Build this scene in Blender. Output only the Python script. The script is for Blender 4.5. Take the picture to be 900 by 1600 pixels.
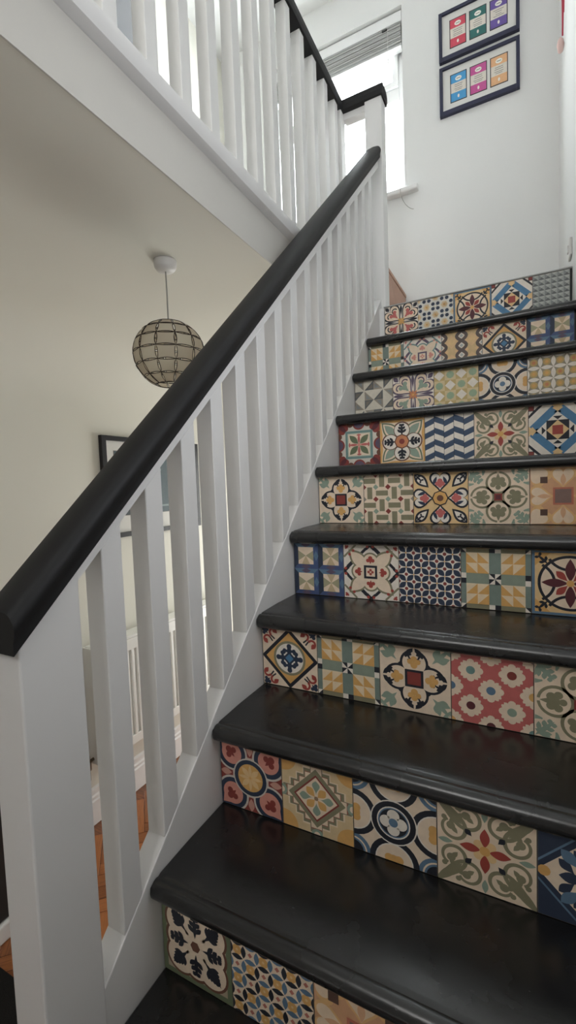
import bpy, bmesh, math, random
from mathutils import Matrix, Vector

random.seed(7)
for o in list(bpy.data.objects):
    bpy.data.objects.remove(o, do_unlink=True)
SC = bpy.context.scene
COL = SC.collection
PI = math.pi

# ------------------------------------------------------------------ camera
CAM_F = 705.832          # focal length in pixels of the 900x1600 frame
CAM_POS = Vector((0.6213, -0.6046, 0.9267))
CAM_RIGHT = Vector((0.8883, 0.4578, -0.0368))
CAM_DOWN = Vector((-0.0045, -0.0713, -0.9974))
CAM_FWD = Vector((-0.4593, 0.8862, -0.0613))
cam = bpy.data.cameras.new('camera')
cam.sensor_fit = 'VERTICAL'
cam.sensor_height = 36.0
cam.lens = CAM_F * 36.0 / 1600.0
cam.clip_start = 0.02
camo = bpy.data.objects.new('camera', cam)
COL.objects.link(camo)
camo.matrix_world = Matrix((
    (CAM_RIGHT.x, -CAM_DOWN.x, -CAM_FWD.x, CAM_POS.x),
    (CAM_RIGHT.y, -CAM_DOWN.y, -CAM_FWD.y, CAM_POS.y),
    (CAM_RIGHT.z, -CAM_DOWN.z, -CAM_FWD.z, CAM_POS.z),
    (0, 0, 0, 1)))
SC.camera = camo

# ------------------------------------------------------------------ sky and daylight
SC.view_settings.view_transform = 'Standard'
SC.view_settings.look = 'None'
SC.view_settings.gamma = 1.0
SC.view_settings.use_curve_mapping = False
SC.view_settings.exposure = 0.0
world = bpy.data.worlds.new('overcast_sky')
SC.world = world
world.use_nodes = True
bg = world.node_tree.nodes['Background']
bg.inputs['Color'].default_value = (0.95, 0.98, 1.0, 1)
bg.inputs['Strength'].default_value = 27.0


def portal(name, loc, direction, sx, sy):
    """light portal in a window opening: it only guides the sky light through the opening"""
    l = bpy.data.lights.new(name, 'AREA')
    l.shape = 'RECTANGLE'
    l.size, l.size_y = sx, sy
    l.cycles.is_portal = True
    o = bpy.data.objects.new(name, l)
    COL.objects.link(o)
    o.location = loc
    o.rotation_euler = Vector(direction).to_track_quat('-Z', 'Y').to_euler()
    return o


# sky light enters by the landing window, the glazed hall door and two unseen windows added for fill light
portal('landing_window_portal', (-0.51, 2.61, 3.295), (0, -1, 0), 0.98, 1.10)
portal('hall_door_portal', (-0.72, 2.51, 0.231), (0, -1, 0), 0.84, 2.04)
portal('added_front_window_portal', (0.30, -2.31, 2.75), (0, 1, 0), 0.80, 1.30)
portal('added_side_window_portal', (0.92, 0.05, 1.45), (-1, 0, 0), 0.70, 0.70)

# ------------------------------------------------------------------ dimensions
RISE, GOING, TILE = 0.1971, 0.2068, 0.16
TILE_H = 0.157
WALL_R, WALL_L, WALL_B, WALL_F = 0.812, -1.36, 2.40, -2.2
FLOOR_Z = -4 * RISE
UP_Z = 9 * RISE            # upper floor
HALL_CEIL = 1.658
UP_CEIL = 4.09


# ------------------------------------------------------------------ materials
def lin(c):
    c = c / 255.0
    return c / 12.92 if c <= 0.04045 else ((c + 0.055) / 1.055) ** 2.4


def rgb(r, g, b):
    return (lin(r), lin(g), lin(b), 1.0)


def new_mat(name, col, rough=0.5, spec=0.5, noise=0.0, nscale=30.0, bump=0.0, bscale=80.0, metallic=0.0):
    m = bpy.data.materials.new(name)
    m.use_nodes = True
    nt = m.node_tree
    b = nt.nodes['Principled BSDF']
    b.inputs['Base Color'].default_value = col
    b.inputs['Roughness'].default_value = rough
    b.inputs['Specular IOR Level'].default_value = spec
    b.inputs['Metallic'].default_value = metallic
    tc = nt.nodes.new('ShaderNodeTexCoord')
    if noise > 0:
        n = nt.nodes.new('ShaderNodeTexNoise')
        n.inputs['Scale'].default_value = nscale
        n.inputs['Detail'].default_value = 4
        nt.links.new(tc.outputs['Object'], n.inputs['Vector'])
        mix = nt.nodes.new('ShaderNodeMix')
        mix.data_type = 'RGBA'
        mix.inputs['A'].default_value = tuple(max(0, v * (1 - noise)) for v in col[:3]) + (1,)
        mix.inputs['B'].default_value = tuple(min(1, v * (1 + noise)) for v in col[:3]) + (1,)
        nt.links.new(n.outputs['Fac'], mix.inputs['Factor'])
        nt.links.new(mix.outputs['Result'], b.inputs['Base Color'])
    if bump > 0:
        n2 = nt.nodes.new('ShaderNodeTexNoise')
        n2.inputs['Scale'].default_value = bscale
        n2.inputs['Detail'].default_value = 3
        nt.links.new(tc.outputs['Object'], n2.inputs['Vector'])
        bp = nt.nodes.new('ShaderNodeBump')
        bp.inputs['Strength'].default_value = bump
        bp.inputs['Distance'].default_value = 0.002
        nt.links.new(n2.outputs['Fac'], bp.inputs['Height'])
        nt.links.new(bp.outputs['Normal'], b.inputs['Normal'])
    return m


M = {}
M['wall'] = new_mat('white_wall_paint', (0.80, 0.80, 0.79, 1), 0.85, 0.2, 0.02, 3, 0.08, 120)
M['cream'] = new_mat('cream_wall_paint', (0.78, 0.765, 0.69, 1), 0.85, 0.2, 0.02, 3, 0.08, 120)
M['ceil'] = new_mat('ceiling_paint', (0.76, 0.75, 0.66, 1), 0.9, 0.1, 0.02, 3, 0.05, 120)
M['gloss'] = new_mat('white_gloss_wood_paint', (0.80, 0.79, 0.78, 1), 0.38, 0.4, 0.015, 6, 0.06, 40)
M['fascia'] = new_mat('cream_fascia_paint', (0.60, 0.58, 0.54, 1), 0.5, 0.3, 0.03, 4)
M['upvc'] = new_mat('white_window_plastic', (0.85, 0.85, 0.85, 1), 0.3, 0.5)
M['rad'] = new_mat('white_radiator_enamel', (0.85, 0.85, 0.82, 1), 0.3, 0.5)
M['rail'] = new_mat('black_handrail_paint', (0.012, 0.012, 0.013, 1), 0.55, 0.3, 0.2, 12, 0.05, 60)
M['riser'] = new_mat('black_riser_paint', (0.012, 0.012, 0.012, 1), 0.5, 0.3)
M['wire'] = new_mat('dark_brass_wire', (0.035, 0.022, 0.016, 1), 0.45, 0.4, metallic=0.3)
M['plastic'] = new_mat('white_plastic', (0.72, 0.70, 0.68, 1), 0.4, 0.4)
M['flex'] = new_mat('grey_flex', (0.35, 0.34, 0.31, 1), 0.5, 0.3)
M['frame'] = new_mat('black_picture_frame', (0.018, 0.018, 0.022, 1), 0.4, 0.4)
M['frame_blue'] = new_mat('navy_picture_frame', (0.020, 0.022, 0.055, 1), 0.35, 0.4)
M['mat'] = new_mat('off_white_mount_card', (0.74, 0.73, 0.70, 1), 0.8, 0.2)
M['brass'] = new_mat('aged_brass_valve', (0.16, 0.13, 0.09, 1), 0.4, 0.5, metallic=0.7)
M['chest'] = new_mat('terracotta_stained_wood', (0.55, 0.33, 0.24, 1), 0.5, 0.3, 0.2, 14)
M['blind'] = new_mat('grey_blind_slat', (0.50, 0.50, 0.49, 1), 0.5, 0.3)
M['cabinet'] = new_mat('charcoal_cabinet_paint', (0.03, 0.032, 0.034, 1), 0.3, 0.4, 0.2, 8)
M['doormat'] = new_mat('black_doormat_fibre', (0.015, 0.014, 0.013, 1), 0.95, 0.1, 0.4, 200, 0.5, 300)
M['grey_door'] = new_mat('grey_door_paint', (0.22, 0.22, 0.23, 1), 0.4, 0.3)
M['edging'] = new_mat('grey_landing_edging', (0.42, 0.42, 0.41, 1), 0.5, 0.3)
M['carpet'] = new_mat('landing_carpet', (0.55, 0.53, 0.50, 1), 0.95, 0.1, 0.2, 90)
M['red'] = new_mat('red_ribbon', (0.42, 0.03, 0.06, 1), 0.6, 0.3)
M['pale'] = new_mat('pale_pink_fabric', (0.72, 0.52, 0.48, 1), 0.8, 0.2)
M['dark'] = new_mat('dark_steel', (0.05, 0.05, 0.05, 1), 0.5, 0.4)


def tread_mat():
    m = bpy.data.materials.new('black_tread_paint')
    m.use_nodes = True
    nt = m.node_tree
    b = nt.nodes['Principled BSDF']
    b.inputs['Specular IOR Level'].default_value = 0.7
    tc = nt.nodes.new('ShaderNodeTexCoord')
    # scuffs and dust specks with shapes of their own
    n = nt.nodes.new('ShaderNodeTexNoise')
    n.inputs['Scale'].default_value = 95
    n.inputs['Detail'].default_value = 3
    mp = nt.nodes.new('ShaderNodeMapping')
    mp.inputs['Scale'].default_value = (0.6, 1.4, 1)
    nt.links.new(tc.outputs['Object'], mp.inputs['Vector'])
    nt.links.new(mp.outputs['Vector'], n.inputs['Vector'])
    r = nt.nodes.new('ShaderNodeValToRGB')
    r.color_ramp.elements[0].position = 0.70
    r.color_ramp.elements[0].color = (0.0095, 0.0095, 0.0098, 1)
    r.color_ramp.elements[1].position = 0.80
    r.color_ramp.elements[1].color = (0.06, 0.06, 0.06, 1)
    nt.links.new(n.outputs['Fac'], r.inputs['Fac'])
    nt.links.new(r.outputs['Color'], b.inputs['Base Color'])
    n2 = nt.nodes.new('ShaderNodeTexNoise')
    n2.inputs['Scale'].default_value = 9
    n2.inputs['Detail'].default_value = 6
    nt.links.new(tc.outputs['Object'], n2.inputs['Vector'])
    mr = nt.nodes.new('ShaderNodeMapRange')
    mr.inputs['To Min'].default_value = 0.20
    mr.inputs['To Max'].default_value = 0.33
    nt.links.new(n2.outputs['Fac'], mr.inputs['Value'])
    nt.links.new(mr.outputs['Result'], b.inputs['Roughness'])
    n3 = nt.nodes.new('ShaderNodeTexNoise')
    n3.inputs['Scale'].default_value = 60
    n3.inputs['Detail'].default_value = 4
    nt.links.new(tc.outputs['Object'], n3.inputs['Vector'])
    bp = nt.nodes.new('ShaderNodeBump')
    bp.inputs['Strength'].default_value = 0.12
    bp.inputs['Distance'].default_value = 0.002
    nt.links.new(n3.outputs['Fac'], bp.inputs['Height'])
    nt.links.new(bp.outputs['Normal'], b.inputs['Normal'])
    return m


def print_mat():
    """flat print: the colours come with the mesh, a little mottling on top"""
    m = bpy.data.materials.new('printed_tile_face')
    m.use_nodes = True
    nt = m.node_tree
    b = nt.nodes['Principled BSDF']
    b.inputs['Roughness'].default_value = 0.5
    b.inputs['Specular IOR Level'].default_value = 0.3
    a = nt.nodes.new('ShaderNodeAttribute')
    a.attribute_name = 'print'
    tc = nt.nodes.new('ShaderNodeTexCoord')
    n = nt.nodes.new('ShaderNodeTexNoise')
    n.inputs['Scale'].default_value = 70
    n.inputs['Detail'].default_value = 4
    nt.links.new(tc.outputs['Object'], n.inputs['Vector'])
    mr = nt.nodes.new('ShaderNodeMapRange')
    mr.inputs['To Min'].default_value = 0.86
    mr.inputs['To Max'].default_value = 1.10
    nt.links.new(n.outputs['Fac'], mr.inputs['Value'])
    vm = nt.nodes.new('ShaderNodeVectorMath')
    vm.operation = 'SCALE'
    nt.links.new(a.outputs['Color'], vm.inputs[0])
    nt.links.new(mr.outputs['Result'], vm.inputs['Scale'])
    nt.links.new(vm.outputs['Vector'], b.inputs['Base Color'])
    return m


def parquet_mat():
    m = bpy.data.materials.new('orange_parquet_oak')
    m.use_nodes = True
    nt = m.node_tree
    b = nt.nodes['Principled BSDF']
    b.inputs['Roughness'].default_value = 0.35
    tc = nt.nodes.new('ShaderNodeTexCoord')
    oi = nt.nodes.new('ShaderNodeObjectInfo')
    mp = nt.nodes.new('ShaderNodeMapping')
    mp.inputs['Scale'].default_value = (4, 60, 4)
    nt.links.new(tc.outputs['Object'], mp.inputs['Vector'])
    n = nt.nodes.new('ShaderNodeTexNoise')
    n.inputs['Scale'].default_value = 3
    n.inputs['Detail'].default_value = 5
    nt.links.new(mp.outputs['Vector'], n.inputs['Vector'])
    ad = nt.nodes.new('ShaderNodeMath')
    ad.operation = 'MULTIPLY_ADD'
    nt.links.new(oi.outputs['Random'], ad.inputs[0])
    ad.inputs[1].default_value = 0.55
    nt.links.new(n.outputs['Fac'], ad.inputs[2])
    r = nt.nodes.new('ShaderNodeValToRGB')
    r.color_ramp.elements[0].position = 0.3
    r.color_ramp.elements[0].color = (0.09, 0.028, 0.012, 1)
    r.color_ramp.elements[1].position = 1.05
    r.color_ramp.elements[1].color = (0.42, 0.15, 0.048, 1)
    nt.links.new(ad.outputs['Value'], r.inputs['Fac'])
    nt.links.new(r.outputs['Color'], b.inputs['Base Color'])
    return m


def thin_glass(name='clear_window_glass', tint=(0.95, 0.97, 0.97, 1)):
    m = bpy.data.materials.new(name)
    m.use_nodes = True
    nt = m.node_tree
    nt.nodes.remove(nt.nodes['Principled BSDF'])
    out = nt.nodes['Material Output']
    t = nt.nodes.new('ShaderNodeBsdfTransparent')
    t.inputs['Color'].default_value = tint
    g = nt.nodes.new('ShaderNodeBsdfGlossy')
    g.inputs['Roughness'].default_value = 0.02
    mx = nt.nodes.new('ShaderNodeMixShader')
    mx.inputs[0].default_value = 0.06
    nt.links.new(t.outputs[0], mx.inputs[1])
    nt.links.new(g.outputs[0], mx.inputs[2])
    nt.links.new(mx.outputs[0], out.inputs['Surface'])
    return m


def capiz_mat():
    m = bpy.data.materials.new('capiz_shell')
    m.use_nodes = True
    nt = m.node_tree
    b = nt.nodes['Principled BSDF']
    oi = nt.nodes.new('ShaderNodeObjectInfo')
    r = nt.nodes.new('ShaderNodeValToRGB')
    r.color_ramp.elements[0].color = (0.68, 0.61, 0.49, 1)
    r.color_ramp.elements[1].color = (0.82, 0.77, 0.64, 1)
    nt.links.new(oi.outputs['Random'], r.inputs['Fac'])
    nt.links.new(r.outputs['Color'], b.inputs['Base Color'])
    b.inputs['Roughness'].default_value = 0.45
    out = nt.nodes['Material Output']
    tr = nt.nodes.new('ShaderNodeBsdfTranslucent')
    nt.links.new(r.outputs['Color'], tr.inputs['Color'])
    mx = nt.nodes.new('ShaderNodeMixShader')
    mx.inputs[0].default_value = 0.5
    nt.links.new(b.outputs[0], mx.inputs[1])
    nt.links.new(tr.outputs[0], mx.inputs[2])
    nt.links.new(mx.outputs[0], out.inputs['Surface'])
    return m


M['tread'] = tread_mat()
M['print'] = print_mat()
M['parquet'] = parquet_mat()
M['glass'] = thin_glass()
M['glass_hall'] = thin_glass('sky_dimming_hall_door_glass', (0.49, 0.484, 0.468, 1))  # tint added to dim the bright sky through the hall door
M['glass_front'] = thin_glass('added_front_window_glass', (0.57, 0.557, 0.545, 1))  # tint dims the sky through the added window behind the camera
M['glass_side'] = thin_glass('added_side_window_glass', (0.36, 0.36, 0.365, 1))  # tint dims the sky through the added window beside the stairs
M['capiz'] = capiz_mat()


# ------------------------------------------------------------------ mesh helpers
class MB:
    """collects boxes, prisms and tubes and links them as one mesh object"""
    def __init__(self):
        self.v, self.f = [], []

    def box(self, x0, x1, y0, y1, z0, z1):
        n = len(self.v)
        self.v += [(x0, y0, z0), (x1, y0, z0), (x1, y1, z0), (x0, y1, z0),
                   (x0, y0, z1), (x1, y0, z1), (x1, y1, z1), (x0, y1, z1)]
        self.f += [[n + i for i in q] for q in ((0, 3, 2, 1), (4, 5, 6, 7), (0, 1, 5, 4), (1, 2, 6, 5), (2, 3, 7, 6), (3, 0, 4, 7))]
        return self

    def hexa(self, pts):
        """8 points: bottom ring then top ring"""
        n = len(self.v)
        self.v += list(pts)
        self.f += [[n + i for i in q] for q in ((0, 3, 2, 1), (4, 5, 6, 7), (0, 1, 5, 4), (1, 2, 6, 5), (2, 3, 7, 6), (3, 0, 4, 7))]
        return self

    def prism(self, ring0, ring1):
        n, k = len(self.v), len(ring0)
        self.v += list(ring0) + list(ring1)
        self.f.append([n + i for i in range(k)][::-1])
        self.f.append([n + k + i for i in range(k)])
        for i in range(k):
            j = (i + 1) % k
            self.f.append([n + i, n + j, n + k + j, n + k + i])
        return self

    def tube(self, pts, r, seg=8, closed=False):
        pts = [Vector(p) for p in pts]
        rings = []
        m = len(pts)
        up = Vector((0.123, 0.31, 0.94)).normalized()
        for i, p in enumerate(pts):
            a = pts[(i - 1) % m] if (closed or i > 0) else p
            b = pts[(i + 1) % m] if (closed or i < m - 1) else p
            t = (b - a).normalized()
            s = t.cross(up)
            if s.length < 1e-4:
                s = t.cross(Vector((1, 0, 0)))
            s.normalize()
            w = s.cross(t)
            rr = r[i] if isinstance(r, (list, tuple)) else r
            n = len(self.v)
            for k in range(seg):
                an = 2 * PI * k / seg
                self.v.append(tuple(p + s * (rr * math.cos(an)) + w * (rr * math.sin(an))))
            rings.append(n)
        for i in range(m if closed else m - 1):
            a, b = rings[i], rings[(i + 1) % m]
            for k in range(seg):
                j = (k + 1) % seg
                self.f.append([a + k, b + k, b + j, a + j])
        if not closed:
            self.f.append([rings[0] + k for k in range(seg)])
            self.f.append([rings[-1] + k for k in range(seg)][::-1])
        return self

    def lathe(self, prof, seg=24, c=(0, 0, 0)):
        n = len(self.v)
        k = len(prof)
        for i in range(seg):
            a = 2 * PI * i / seg
            for r, z in prof:
                self.v.append((c[0] + r * math.cos(a), c[1] + r * math.sin(a), c[2] + z))
        for i in range(seg):
            j = (i + 1) % seg
            for q in range(k - 1):
                self.f.append([n + i * k + q, n + j * k + q, n + j * k + q + 1, n + i * k + q + 1])
        return self

    def mesh(self, name, bevel=0.0, seg=2):
        me = bpy.data.meshes.new(name)
        me.from_pydata(self.v, [], self.f)
        bm = bmesh.new()
        bm.from_mesh(me)
        bmesh.ops.remove_doubles(bm, verts=bm.verts, dist=1e-6)
        bmesh.ops.recalc_face_normals(bm, faces=bm.faces)
        if bevel > 0:
            es = [e for e in bm.edges if len(e.link_faces) == 2 and e.calc_face_angle(0) > 0.5]
            bmesh.ops.bevel(bm, geom=es, offset=bevel, segments=seg, profile=0.5, affect='EDGES')
        bm.to_mesh(me)
        bm.free()
        return me

    def build(self, name, mat, parent=None, bevel=0.0, seg=2, smooth=False):
        me = self.mesh(name, bevel, seg)
        me.materials.append(mat)
        if smooth:
            for p in me.polygons:
                p.use_smooth = True
        return link(name, me, parent)


def link(name, me, parent=None, loc=None):
    o = bpy.data.objects.new(name, me)
    COL.objects.link(o)
    if parent is not None:
        o.parent = parent
        if loc is None:
            # meshes are written in world space; cancel the parents' offsets
            off = Vector((0, 0, 0))
            p = parent
            while p is not None:
                off += p.location
                p = p.parent
            o.location = -off
    if loc is not None:
        o.location = loc
    return o


def box(name, x0, x1, y0, y1, z0, z1, mat, parent=None, bevel=0.0):
    return MB().box(x0, x1, y0, y1, z0, z1).build(name, mat, parent, bevel)


def tag(o, label, cat, group=None):
    o['label'] = label
    o['category'] = cat
    if group:
        o['group'] = group
    return o


def struct(o, label=None):
    o['kind'] = 'structure'
    if label:
        o['label'] = label
    return o


def thing(name, loc, label, cat, group=None):
    o = bpy.data.objects.new(name, None)
    o.empty_display_size = 0.05
    COL.objects.link(o)
    o.location = loc
    return tag(o, label, cat, group)


# ------------------------------------------------------------------ printed faces (tiles, cards)
CREAM = rgb(232, 208, 180)
WHITE = rgb(230, 220, 206)
NAVY = rgb(52, 62, 82)
INK = rgb(44, 46, 54)
BLUE = rgb(74, 128, 168)
STEEL = rgb(92, 122, 148)
ROYAL = rgb(70, 88, 130)
OCHRE = rgb(219, 164, 80)
PALEO = rgb(228, 190, 128)
TERRA = rgb(205, 128, 78)
RED = rgb(168, 66, 54)
BRICK = rgb(140, 58, 50)
SALMON = rgb(198, 98, 92)
PINK = rgb(214, 140, 122)
PLUM = rgb(98, 48, 54)
BROWN = rgb(112, 72, 54)
MAUVE = rgb(98, 84, 104)
OLIVE = rgb(136, 130, 100)
SAGE = rgb(142, 160, 140)
TEAL = rgb(108, 142, 136)
GREEN = rgb(106, 118, 86)
GREY = rgb(134, 138, 136)
LGREY = rgb(178, 180, 174)
DGREY = rgb(96, 98, 98)
TAUPE = rgb(150, 140, 124)


def clip_square(pts, xa, xb, ya, yb):
    def cut(ps, inside, inter):
        out = []
        for i in range(len(ps)):
            a, b = ps[i - 1], ps[i]
            ia, ib = inside(a), inside(b)
            if ib:
                if not ia:
                    out.append(inter(a, b))
                out.append(b)
            elif ia:
                out.append(inter(a, b))
        return out

    def ix(v):
        return lambda a, b: (v, a[1] + (b[1] - a[1]) * (v - a[0]) / (b[0] - a[0]))

    def iy(v):
        return lambda a, b: (a[0] + (b[0] - a[0]) * (v - a[1]) / (b[1] - a[1]), v)
    for ins, it in ((lambda p: p[0] >= xa, ix(xa)), (lambda p: p[0] <= xb, ix(xb)),
                    (lambda p: p[1] >= ya, iy(ya)), (lambda p: p[1] <= yb, iy(yb))):
        if not pts:
            return []
        pts = cut(pts, ins, it)
    return pts


class Print:
    """flat print in [-1,1] x [-1,1], painted as thin layers"""
    def __init__(self, base):
        self.p = [(0, [(-1, -1), (1, -1), (1, 1), (-1, 1)], base)]
        self.k = 0

    def add(self, pts, col, sym='1'):
        self.k += 1
        outs = []
        if sym == '1':
            outs = [pts]
        elif sym in ('r4', 'd4', 'r2'):
            base = [pts] if sym != 'd4' else [pts, [(-x, y) for x, y in pts]]
            for q in base:
                for r in range(4 if sym != 'r2' else 2):
                    if sym == 'r2':
                        outs.append([(-x, -y) for x, y in q] if r else q)
                    else:
                        t = q
                        for _ in range(r):
                            t = [(-y, x) for x, y in t]
                        outs.append(t)
        elif sym == 'm4':
            outs = [[(sx * x, sy * y) for x, y in pts] for sx in (1, -1) for sy in (1, -1)]
        for q in outs:
            self.p.append((self.k, q, col))
        return self

    def grid(self, fn, n, size=None):
        """call fn(cx, cy, i, j, half) over an n x n grid of cells"""
        h = 1.0 / n
        for i in range(n):
            for j in range(n):
                fn(-1 + h * (2 * i + 1), -1 + h * (2 * j + 1), i, j, h)
        return self

    def flat(self, pts, col, k):
        """add at an explicit layer (for repeats that do not overlap)"""
        self.k = max(self.k, k)
        self.p.append((k, pts, col))

    def mesh(self, name, w, h, thick=0.004, xa=-1.0, xb=1.0, step=0.00005, edge=None):
        vs, fs, cs = [], [], []
        lim = 0.988
        ax = max(xa, -lim)
        bx_ = min(xb, lim)
        for k, pts, col in self.p:
            q = clip_square(pts, ax, bx_, -lim, lim)
            r = []
            for a in q:
                if not r or (abs(a[0] - r[-1][0]) + abs(a[1] - r[-1][1])) > 1e-5:
                    r.append(a)
            if len(r) > 2 and (abs(r[0][0] - r[-1][0]) + abs(r[0][1] - r[-1][1])) < 1e-5:
                r.pop()
            if len(r) < 3:
                continue
            ar = sum(r[i - 1][0] * r[i][1] - r[i][0] * r[i - 1][1] for i in range(len(r)))
            if abs(ar) < 1e-6:
                continue
            if ar < 0:
                r.reverse()
            n = len(vs)
            vs += [(a[0] * w / 2, -thick - step * (k + 1), a[1] * h / 2) for a in r]
            fs.append([n + i for i in range(len(r))])
            lum = 0.3 * col[0] + 0.6 * col[1] + 0.1 * col[2]
            cs.append(tuple(min(0.9, (0.86 * v + 0.14 * lum) * 1.15) for v in col[:3]) + (1,))
        # body of the piece
        b = MB().box(max(xa, -1) * w / 2 + 0.0004, min(xb, 1) * w / 2 - 0.0004, -thick, 0, -h / 2 + 0.0004, h / 2 - 0.0004)
        n = len(vs)
        vs += b.v
        fs += [[n + i for i in q] for q in b.f]
        cs += [edge or rgb(120, 110, 98)] * 6
        me = bpy.data.meshes.new(name)
        me.from_pydata(vs, [], fs)
        at = me.color_attributes.new('print', 'FLOAT_COLOR', 'CORNER')
        i = 0
        for f, c in zip(fs, cs):
            for _ in f:
                at.data[i].color = c
                i += 1
        me.materials.append(M['print'])
        return me


def circ(cx, cy, r, n=28, ry=None, rot=0.0):
    ry = r if ry is None else ry
    c, s = math.cos(rot), math.sin(rot)
    o = []
    for i in range(n):
        a = 2 * PI * i / n
        x, y = r * math.cos(a), ry * math.sin(a)
        o.append((cx + c * x - s * y, cy + s * x + c * y))
    return o


def rect(x0, y0, x1, y1):
    return [(x0, y0), (x1, y0), (x1, y1), (x0, y1)]


def dia(cx, cy, r, ry=None):
    ry = r if ry is None else ry
    return [(cx + r, cy), (cx, cy + ry), (cx - r, cy), (cx, cy - ry)]


def leaf(x0, y0, x1, y1, w, bias=0.5, n=9):
    """lens / drop from a to b; bias moves the widest point"""
    dx, dy = x1 - x0, y1 - y0
    L = math.hypot(dx, dy)
    ux, uy = dx / L, dy / L
    l, r = [], []
    e = math.log(0.5) / math.log(bias)
    for i in range(n + 1):
        t = i / n
        q = w / 2 * math.sin(PI * (t ** e))
        l.append((x0 + dx * t - uy * q, y0 + dy * t + ux * q))
        r.append((x0 + dx * t + uy * q, y0 + dy * t - ux * q))
    return l + r[-2:0:-1]


def strip(pts, w0, w1=None):
    """open stroke, width runs from w0 to w1"""
    w1 = w0 if w1 is None else w1
    l, r = [], []
    n = len(pts)
    for i, p in enumerate(pts):
        a, b = pts[max(0, i - 1)], pts[min(n - 1, i + 1)]
        dx, dy = b[0] - a[0], b[1] - a[1]
        L = math.hypot(dx, dy) or 1
        w = (w0 + (w1 - w0) * i / (n - 1)) / 2
        l.append((p[0] - dy / L * w, p[1] + dx / L * w))
        r.append((p[0] + dy / L * w, p[1] - dx / L * w))
    return l + r[::-1]


def arc(cx, cy, r, a0, a1, w0, w1=None, n=18, r1=None):
    r1 = r if r1 is None else r1
    ps = []
    for i in range(n + 1):
        t = i / n
        a = math.radians(a0 + (a1 - a0) * t)
        q = r + (r1 - r) * t
        ps.append((cx + q * math.cos(a), cy + q * math.sin(a)))
    return strip(ps, w0, w1)


def bez(p0, p1, p2, p3, n=12):
    o = []
    for i in range(n + 1):
        t = i / n
        u = 1 - t
        o.append(tuple(u ** 3 * a + 3 * u * u * t * b + 3 * u * t * t * c + t ** 3 * d for a, b, c, d in zip(p0, p1, p2, p3)))
    return o


def xf(pts, cx, cy, ang=0.0, s=1.0):
    c, q = math.cos(math.radians(ang)) * s, math.sin(math.radians(ang)) * s
    return [(cx + c * x - q * y, cy + q * x + c * y) for x, y in pts]


def heart(cx, cy, s, ang=0.0, n=30):
    """heart with its tip at (cx, cy), opening towards ang"""
    o = []
    for i in range(n):
        t = 2 * PI * i / n
        x = 16 * math.sin(t) ** 3 / 17
        y = (13 * math.cos(t) - 5 * math.cos(2 * t) - 2 * math.cos(3 * t) - math.cos(4 * t) + 17) / 17
        o.append((x * 0.5, y * 0.56))
    return xf(o, cx, cy, ang - 90, s)


def frond(P, cx, cy, ang, L, col, sym='1', lobes=3, w=0.16):
    """leaf with lobes along a stem that starts at (cx, cy)"""
    P.add(xf(leaf(0, 0, L, 0, L * 0.20), cx, cy, ang), col, sym)
    for i in range(lobes):
        t = 0.22 + 0.55 * i / max(1, lobes - 1)
        q = L * (0.44 - 0.10 * i)
        for s in (1, -1):
            P.add(xf(leaf(L * t, 0, L * t + q * 0.72, s * q * 0.78, L * w, 0.6, 6), cx, cy, ang), col, sym)


def trefoil(P, cx, cy, ang, s, col, sym='1'):
    P.add(xf(circ(0.55, 0, 0.30, 12), cx, cy, ang, s), col, sym)
    P.add(xf(circ(0.22, 0.34, 0.26, 12), cx, cy, ang, s), col, sym)
    P.add(xf(circ(0.22, -0.34, 0.26, 12), cx, cy, ang, s), col, sym)
    P.add(xf(leaf(-0.25, 0, 0.6, 0, 0.3), cx, cy, ang, s), col, sym)


# ---- one function for each pattern
def t_leaf_rosette():
    P = Print(GREEN)
    P.add(rect(-0.86, -0.86, 0.86, 0.86), rgb(176, 160, 132))
    P.add(circ(0.44, 0.44, 0.46), BROWN, 'r4').add(circ(0.47, 0, 0.42), BROWN, 'r4')
    P.add(circ(0.44, 0.44, 0.40), CREAM, 'r4').add(circ(0.46, 0, 0.36), CREAM, 'r4')
    P.add(circ(0, 0, 0.3), CREAM)
    frond(P, 0.26, 0.26, 45, 0.62, INK, 'r4', 4, 0.20)
    frond(P, 0.20, 0, 0, 0.56, INK, 'r4', 3, 0.22)
    P.add(circ(0, 0, 0.17, 6), CREAM).add(circ(0, 0, 0.14, 6), BROWN)
    return P


def t_diamond_stars():
    P = Print(CREAM)
    n = 6
    h = 1.0 / n
    for i in range(n + 1):
        for j in range(n + 1):
            x, y = -1 + 2 * h * i, -1 + 2 * h * j
            if (i + j) % 2 == 0:
                P.flat(dia(x + h, y + h, h * 0.95), OCHRE, 1)
                P.flat(circ(x + h, y + h, h * 0.2, 6), PALEO, 2)
            else:
                P.flat(dia(x + h, y + h, h * 0.36), rgb(190, 110, 90), 1)
            c = INK if (i // 2 + j // 2) % 2 == 0 else STEEL
            P.flat(leaf(x, y + 0.1 * h, x, y + 1.9 * h, h * 0.80, 0.5, 4), c, 3)
            P.flat(leaf(x + 0.1 * h, y, x + 1.9 * h, y, h * 0.80, 0.5, 4), STEEL if (i + j // 2) % 2 else INK, 3)
    return P


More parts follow.
